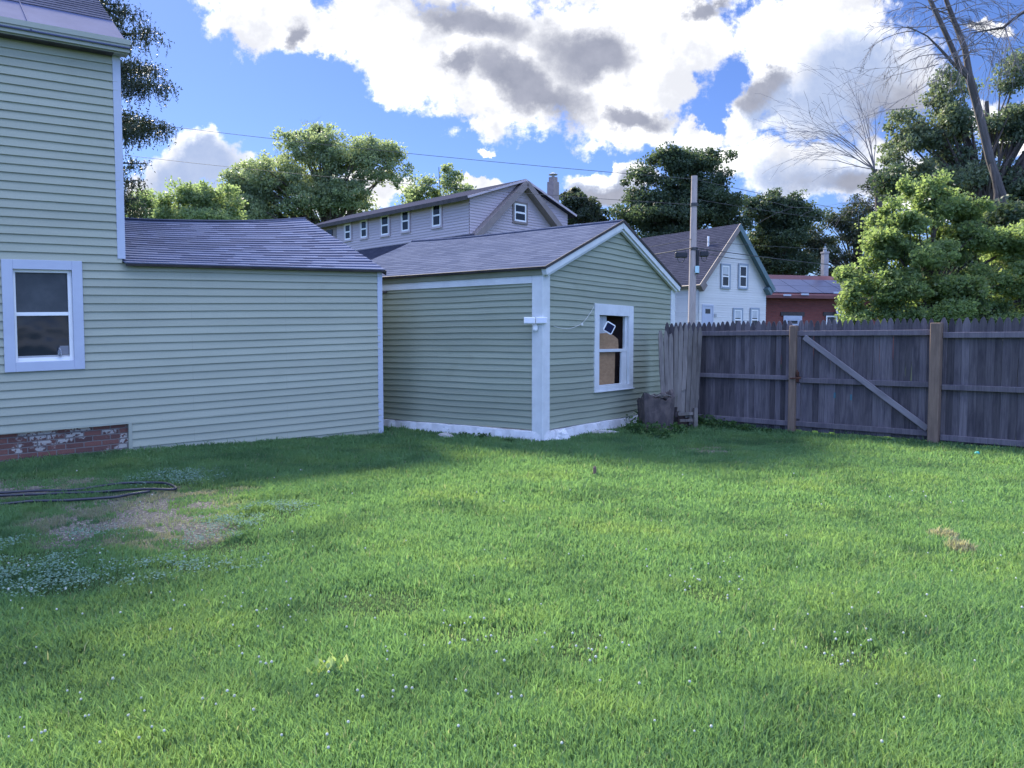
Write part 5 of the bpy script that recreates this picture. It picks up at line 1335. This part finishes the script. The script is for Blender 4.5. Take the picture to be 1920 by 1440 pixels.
    for (x, y) in ((1576, 195), (1545, 205), (1530, 222), (1515, 240), (1508, 262), (1505, 295), (1520, 320), (1600, 185), (1620, 180), (1560, 300), (1650, 200), (1590, 215), (1535, 275)):
        tip = at(x, y, Y + rr.uniform(-1.5, 1.5)); d = (tip - fork); L = d.length
        bare_branches(tw, fork, (d.normalized() + Vector((0, 0, .28))).normalized(), L, .022, 2, rr, .16, .5, 0, 3)
    for (x, y, x1, y1) in ((1760, 120, 1640, 150), (1760, 150, 1650, 190), (1720, 200, 1620, 215), (1700, 330, 1570, 385)):
        p = at(x, y, Y); d = at(x1, y1, Y) - p; bare_branches(tw, p, d.normalized(), d.length, .02, 2, rr, .1, .5)
    tw.build("branches", M['twig'], tr)
    # branches entering from the right edge
    Y = 22
    base = at(2120, 640, Y); base.z = -.2
    tr = thing("bare_tree", "bare tree just out of frame whose branches hang into the top right corner", "tree", base, "bare trees")
    m_ = MB(); fork = at(2080, 60, Y); m_.tube([base, at(2100, 300, Y), fork], [.22, .17, .12], 8); limb = [fork, at(1980, -10, Y), at(1915, 25, Y), at(1880, 52, Y), at(1820, 62, Y)]; m_.tube(limb, [.1, .07, .045, .035, .012], 6); m_.build("trunk", M['bark'], tr)
    tw = MB()
    for i in range(20):
        t = rr.uniform(.8, 4); j = min(int(t), 3); p = limb[j].lerp(limb[j + 1], t - j)
        d = Vector((rr.uniform(-1, .3), rr.uniform(-.5, .5), rr.uniform(-.9, .6))).normalized(); bare_branches(tw, p, d, rr.uniform(.8, 1.6), .015, 3, rr, .25, .6, 0, 2)
    tw.build("branches", M['twig'], tr)
all_trees()

# ================================================================== small things on the lawn
def hose():
    pts_px = [(-120, 936), (0, 931), (70, 927), (140, 925), (210, 917), (250, 915), (300, 916), (318, 919), (330, 925), (322, 928), (280, 927), (240, 929), (180, 931), (130, 931), (60, 934), (-40, 938), (-150, 945), (-170, 958), (-90, 957), (0, 952), (60, 947), (120, 946), (190, 943), (222, 941), (250, 936), (285, 931)]
    P_ = []
    for (x, y) in pts_px:
        p = gnd(x, y); p.z = gz(p.x, p.y) + .04; P_.append(p)
    out_ = []
    for i in range(len(P_) - 1):
        p0, p1, p2, p3 = P_[max(i - 1, 0)], P_[i], P_[i + 1], P_[min(i + 2, len(P_) - 1)]
        for k in range(6):
            t = k / 6; out_.append(.5 * ((2 * p1) + (p2 - p0) * t + (2 * p0 - 5 * p1 + 4 * p2 - p3) * t * t + (3 * p1 - p0 - 3 * p2 + p3) * t ** 3))
    o = MB(); o.tube(out_, .013, 8)
    ob = o.build("garden_hose", M['hose'], smooth=True); tag(ob, "black garden hose lying in loops over the bare patch of lawn", "hose")
hose()
def weeds(name, label, spots_, n, size, mat, seed, h=.25, spread=.18, kind=None, up=.0, cat="weed"):
    rs = np.random.RandomState(seed); C, D1, D2, R = [], [], [], []
    for (px, py, sc) in spots_:
        c = gnd(px, py); cz = gz(c.x, c.y); k = int(n * sc)
        p = np.stack([c.x + rs.normal(size=k) * spread * sc, c.y + rs.normal(size=k) * spread * .7 * sc, cz + rs.random(k) ** 1.3 * h * sc], 1)
        d = unit(rs, k) + np.array([0, 0, .3 + up]); d /= np.linalg.norm(d, axis=1)[:, None]; w_ = np.cross(d, unit(rs, k))
        s = size * (.6 + .8 * rs.random(k))[:, None]
        C.append(p); D1.append(d * s * .5); D2.append(w_ * s * .3); R.append(rs.random(k))
    o = quads_obj(name, np.concatenate(C), np.concatenate(D1), np.concatenate(D2), np.concatenate(R), mat, None, (0, 0, 0))
    return tag(o, label, cat, kind=kind)
weeds("weed_clump", "dark weeds growing at the foot of the broken stump", [(1200, 808, 1), (1215, 800, 1.2), (1195, 815, .8), (1240, 822, .7), (1225, 815, .8), (1270, 815, .7), (1190, 790, .8)], 250, .065, M['weed'], 1, .26, .13, kind="stuff")
weeds("weed_clump", "low weeds growing along the foot of the fence left of the gate", [(1325, 800, 1), (1345, 804, .8), (1370, 806, .7), (1400, 810, .6), (1312, 798, .8), (1440, 814, .4)], 300, .06, M['weed'], 2, .22, .14, kind="stuff")
weeds("weed_clump", "small weeds sprouting along the shed's white base under the left wall", [(795, 803, .6), (812, 806, .8), (760, 800, .6), (905, 822, .5), (870, 818, .4), (740, 800, .6), (955, 830, .4)], 200, .05, M['weed'], 3, .18, .12, kind="stuff")
weeds("weed_clump", "green weeds where the house's brick foundation meets the siding", [(256, 843, .5), (245, 846, .4), (230, 846, .3)], 200, .05, M['weed'], 7, .2, .12, kind="stuff")
weeds("yellow_weed", "small pale yellow-green weed standing out in the near lawn", [(617, 1262, .55), (608, 1268, .3), (628, 1266, .3)], 90, .045, M['yellow_leaf'], 4, .16, .06, up=1.5)
c = gnd(1832, 857); z0 = gz(c.x, c.y)
mb = MB(); F_ = Frame((c.x, c.y, z0), (1, 0, 0), (0, 0, 1), (0, -1, 0)); mb.tube([F_.pt(0, .02), F_.pt(0, .05), F_.pt(0, .07)], [.026, .032, .02], 10); tag(mb.build("plastic_cup", M['turquoise'], smooth=True), "small turquoise plastic scrap in the grass before the right fence", "litter")
c = gnd(1115, 893); z0 = gz(c.x, c.y)
mb = MB(); mb.tube([(c.x, c.y, z0 - .1), (c.x, c.y, z0 + .09), (c.x + .004, c.y, z0 + .11)], [.02, .02, .012], 8); tag(mb.build("ground_peg", M['post']), "small brown peg standing in the lawn before the shed", "peg")

# ================================================================== grass
def in_buildings(x, y):
    """true under the house, shed or beyond the fence line"""
    hx, hy = x - C0.x, y - C0.y
    ins_h = ((hx * HN.x + hy * HN.y) < -0.02) & ((hx * HU.x + hy * HU.y) > -0.02)
    sx, sy = x - A0.x, y - A0.y
    ins_s = ((sx * E1.x + sy * E1.y) > -.06) & ((sx * E2.x + sy * E2.y) > -.06) & ((sx * E1.x + sy * E1.y) < SHED_W)
    fx, fy = x - F0.x, y - F0.y
    beyond = ((fx * FN.x + fy * FN.y) < -.6)
    return ins_h | ins_s | beyond
CLOVER = [(60, 1050, 120, 45), (150, 1095, 140, 25), (330, 1070, 120, 14), (470, 985, 70, 22), (430, 1030, 90, 14), (520, 970, 50, 14), (330, 905, 60, 12), (1320, 1115, 50, 25), (880, 1190, 120, 30), (1600, 1240, 60, 35), (700, 1130, 140, 30), (1100, 1230, 60, 40)]
CLOVER_W = spots(CLOVER)
def grass():
    rs = np.random.RandomState(99)
    bands = [(2.2, 3.6, 21000, .95), (3.6, 5.0, 13500, 1.2), (5.0, 7.0, 8000, 1.5), (7.0, 9.5, 5000, 1.9), (9.5, 13.0, 3000, 2.4), (13.0, 17.0, 1600, 3.0)]
    X, Y, WS_ = [], [], []
    for (y0, y1, dens, wf) in bands:
        xw = y1 * .655 + 1.2
        n = int(dens * (y1 - y0) * 2 * xw)
        y = y0 + (y1 - y0) * rs.random(n); x = (rs.random(n) * 2 - 1) * xw
        ok = np.abs(x) < (y * .655 + .9)
        X.append(x[ok]); Y.append(y[ok]); WS_.append(np.full(ok.sum(), wf))
    x, y, wf = np.concatenate(X), np.concatenate(Y), np.concatenate(WS_)
    bare = blob(BARE_W, x, y); mound = blob(MOUND_W, x, y, .3, 6); clo = blob(CLOVER_W, x, y, .5, 9)
    thin = fbm(x, y, .33, 14)
    keep = rs.random(len(x)) > np.maximum(bare * np.where(fbm(x, y, .30, 61) > .44, .30, .94), clo * .6)
    keep &= rs.random(len(x)) < np.clip(.7 + (thin - .25) * 3.2, .35, 1)
    keep &= ~in_buildings(x, y)
    x, y, wf, bare, mound, thin, clo = [q[keep] for q in (x, y, wf, bare, mound, thin, clo)]
    n = len(x)
    z = G(x, y)
    tuft = fbm(x, y, .28, 22); big = fbm(x, y, 1.5, 25)
    hgt = (.036 + .055 * rs.random(n)) * (.6 + .8 * tuft) * (.7 + .6 * big) * np.where(bare > .1, .55, 1) * (1 - .5 * clo)
    hgt *= .70
    hgt *= np.where(wf > 2, 1.12, 1) * np.where(rs.random(n) < .03, 1.7, 1)
    ang_ = rs.random(n) * 2 * np.pi
    lean_dir = fbm(x, y, .5, 41) * 4 * np.pi + rs.normal(size=n) * 1.9
    lean = hgt * (.12 + .65 * rs.random(n))
    wd = (.0019 + .0014 * rs.random(n)) * wf
    ux, uy = np.cos(ang_), np.sin(ang_); lx, ly = np.cos(lean_dir), np.sin(lean_dir)
    base = np.stack([x, y, z - .012], 1)
    side = np.stack([ux * wd, uy * wd, np.zeros(n)], 1)
    mid = base + np.stack([lx * lean * .30, ly * lean * .30, hgt * .58 + .012], 1)
    tip = base + np.stack([lx * lean, ly * lean, hgt * (1.0 - .15 * rs.random(n)) + .012], 1)
    V = np.empty((n, 5, 3), dtype=np.float32)
    V[:, 0] = base - side; V[:, 1] = base + side; V[:, 2] = mid + side * .85; V[:, 3] = mid - side * .85; V[:, 4] = tip
    me = bpy.data.meshes.new("grass")
    me.vertices.add(n * 5); me.vertices.foreach_set("co", V.ravel())
    k = np.arange(n, dtype=np.int32)[:, None] * 5
    loops = np.concatenate([k + np.array([[0, 1, 2, 3]]), k + np.array([[3, 2, 4]])], 1).astype(np.int32).ravel()
    me.loops.add(n * 7); me.loops.foreach_set("vertex_index", loops)
    ls = (np.arange(n, dtype=np.int32)[:, None] * 7 + np.array([[0, 4]])).ravel().astype(np.int32); lt = np.tile(np.array([4, 3], dtype=np.int32), n)
    me.polygons.add(n * 2); me.polygons.foreach_set("loop_start", ls); me.polygons.foreach_set("loop_total", lt)
    r = np.clip(rs.random(n), 0, 1)
    dry = np.clip(np.maximum(mound * 1.2, bare * .85 * (fbm(x, y, .2, 71) > .5)) * (.5 + rs.random(n)) + (rs.random(n) < .02) * .6, 0, 1)
    for nm, val in (("rnd", r), ("dry", dry)):
        a = me.attributes.new(nm, 'FLOAT', 'POINT'); a.data.foreach_set("value", np.repeat(val, 5).astype(np.float32))
    me.update(calc_edges=True)
    m, t, b = new_mat("grass_blade")
    geo = t.new('ShaderNodeNewGeometry'); P_ = geo.outputs['Position']
    a1 = t.new('ShaderNodeAttribute', attribute_name='rnd').outputs[2]; a2 = t.new('ShaderNodeAttribute', attribute_name='dry').outputs[2]
    col = t.mix(a1, (0.120, 0.222, 0.100), (0.150, 0.268, 0.120))
    col = t.mix(t.ramp(t.noise(P_, .9, 5, .6), .46, .70, 0, .65), col, (0.200, 0.290, 0.105))
    col = t.mix(t.ramp(t.noise(t.vmath('ADD', P_, (31, 7, 0)), 1.2, 5, .6), .46, .68, 0, .75), col, (0.070, 0.138, 0.072))
    col = t.mix(t.ramp(t.noise(t.vmath('ADD', P_, (3, 57, 0)), .7, 6, .65), .60, .78, 0, .35), col, (0.16, 0.18, 0.08))
    col = t.mix(a2, col, (0.28, 0.27, 0.20))
    t.put(b.inputs['Base Color'], col); b.inputs['Roughness'].default_value = .6; b.inputs['Specular IOR Level'].default_value = .1
    tr = t.new('ShaderNodeBsdfTranslucent'); t.put(tr.inputs[0], t.mix(1.0, col, (1.5, 1.5, 1.0), mode='MULTIPLY'))
    mx = t.new('ShaderNodeMixShader'); mx.inputs[0].default_value = .5
    t.l.new(b.outputs[0], mx.inputs[1]); t.l.new(tr.outputs[0], mx.inputs[2]); t.l.new(mx.outputs[0], t.n['Material Output'].inputs[0])
    me.materials.append(m)
    o = bpy.data.objects.new("grass", me); link(o); tag(o, "uneven green lawn grass covering the backyard", "grass", kind="stuff")
    print("grass blades", n)
grass()

def clover():
    rs = np.random.RandomState(5)
    # leaves
    C, D1, D2, R = [], [], [], []
    for i, (cx, cy, rx, ry) in enumerate(CLOVER_W):
        if i > 6: continue
        k = int(min(60000, 20000 * rx * ry * 3.14))
        a = rs.random(k) * 2 * np.pi; q = np.sqrt(rs.random(k)) * 1.7
        x, y = cx + np.cos(a) * q * rx, cy + np.sin(a) * q * ry
        pr = np.clip(1.25 - q * .75, 0, 1) * np.clip((fbm(x, y, .5, 9) - .36) * 5, 0, 1) * np.clip((fbm(x, y, .14, 33) - .25) * 3, .1, 1)
        ok = (rs.random(k) < pr) & ~in_buildings(x, y); x, y = x[ok], y[ok]; k = len(x)
        C.append(np.stack([x, y, G(x, y) + .045 + .03 * rs.random(k)], 1))
        nrm = unit(rs, k) * .5 + np.array([0, 0, 1]); nrm /= np.linalg.norm(nrm, axis=1)[:, None]; tt = np.cross(nrm, unit(rs, k)); tt /= np.linalg.norm(tt, axis=1)[:, None]
        s = (.005 + .005 * rs.random(k))[:, None]
        D1.append(tt * s); D2.append(np.cross(nrm, tt) * s * .9); R.append(rs.random(k))
    m = leaf_mat('clover_leaf', (0.12, 0.20, 0.15), (0.155, 0.245, 0.18), (0.20, 0.295, 0.225), .2, .8)
    m.node_tree.nodes['Principled BSDF'].inputs['Specular IOR Level'].default_value = .02
    o = quads_obj("clover_patch", np.concatenate(C), np.concatenate(D1), np.concatenate(D2), np.concatenate(R), m, None, (0, 0, 0)); tag(o, "pale grey-green clover and ground ivy spreading around the bare patch", "clover", kind="stuff")
    # blossoms
    mb = MB(); pts = []
    for i in range(130):
        px, py = rs.uniform(0, 1920), 870 + 570 * rs.random() ** .8; pts.append((px, py))
    for (cx, cy, sx, sy, k) in ((1320, 1110, 35, 25, 16), (1600, 1245, 45, 30, 14), (880, 1190, 90, 25, 16), (60, 1110, 120, 30, 18), (300, 1120, 140, 30, 14), (1100, 1230, 30, 30, 10), (1740, 940, 40, 8, 5), (130, 1350, 120, 40, 12), (760, 1270, 80, 40, 8), (500, 1200, 100, 60, 12)):
        for j in range(k): pts.append((cx + rs.normal() * sx, cy + rs.normal() * sy))
    for (px, py) in pts:
        if py < 850 or py > 1500: continue
        p = gnd(px, py)
        if in_buildings(np.array([p.x]), np.array([p.y]))[0]: continue
        p.z = gz(p.x, p.y) + .05 + .025 * rs.random(); s = .003 + .003 * rs.random() + .0004 * p.y
        for (dz, r0) in ((0, 1),):
            mb.tube([p + Vector((0, 0, -s * .8)), p + Vector((0, 0, -s * .2)), p + Vector((0, 0, s * .5)), p + Vector((0, 0, s * .9))], [s * .6, s, s * .8, s * .25], 6)
    mb2 = mb.build("clover_blossoms", surf('clover_blossom', (0.38, 0.40, 0.34), (0.48, 0.49, 0.42), 60, .8, 0)); tag(mb2, "tiny white clover blossoms scattered over the lawn", "clover", kind="stuff")
clover()
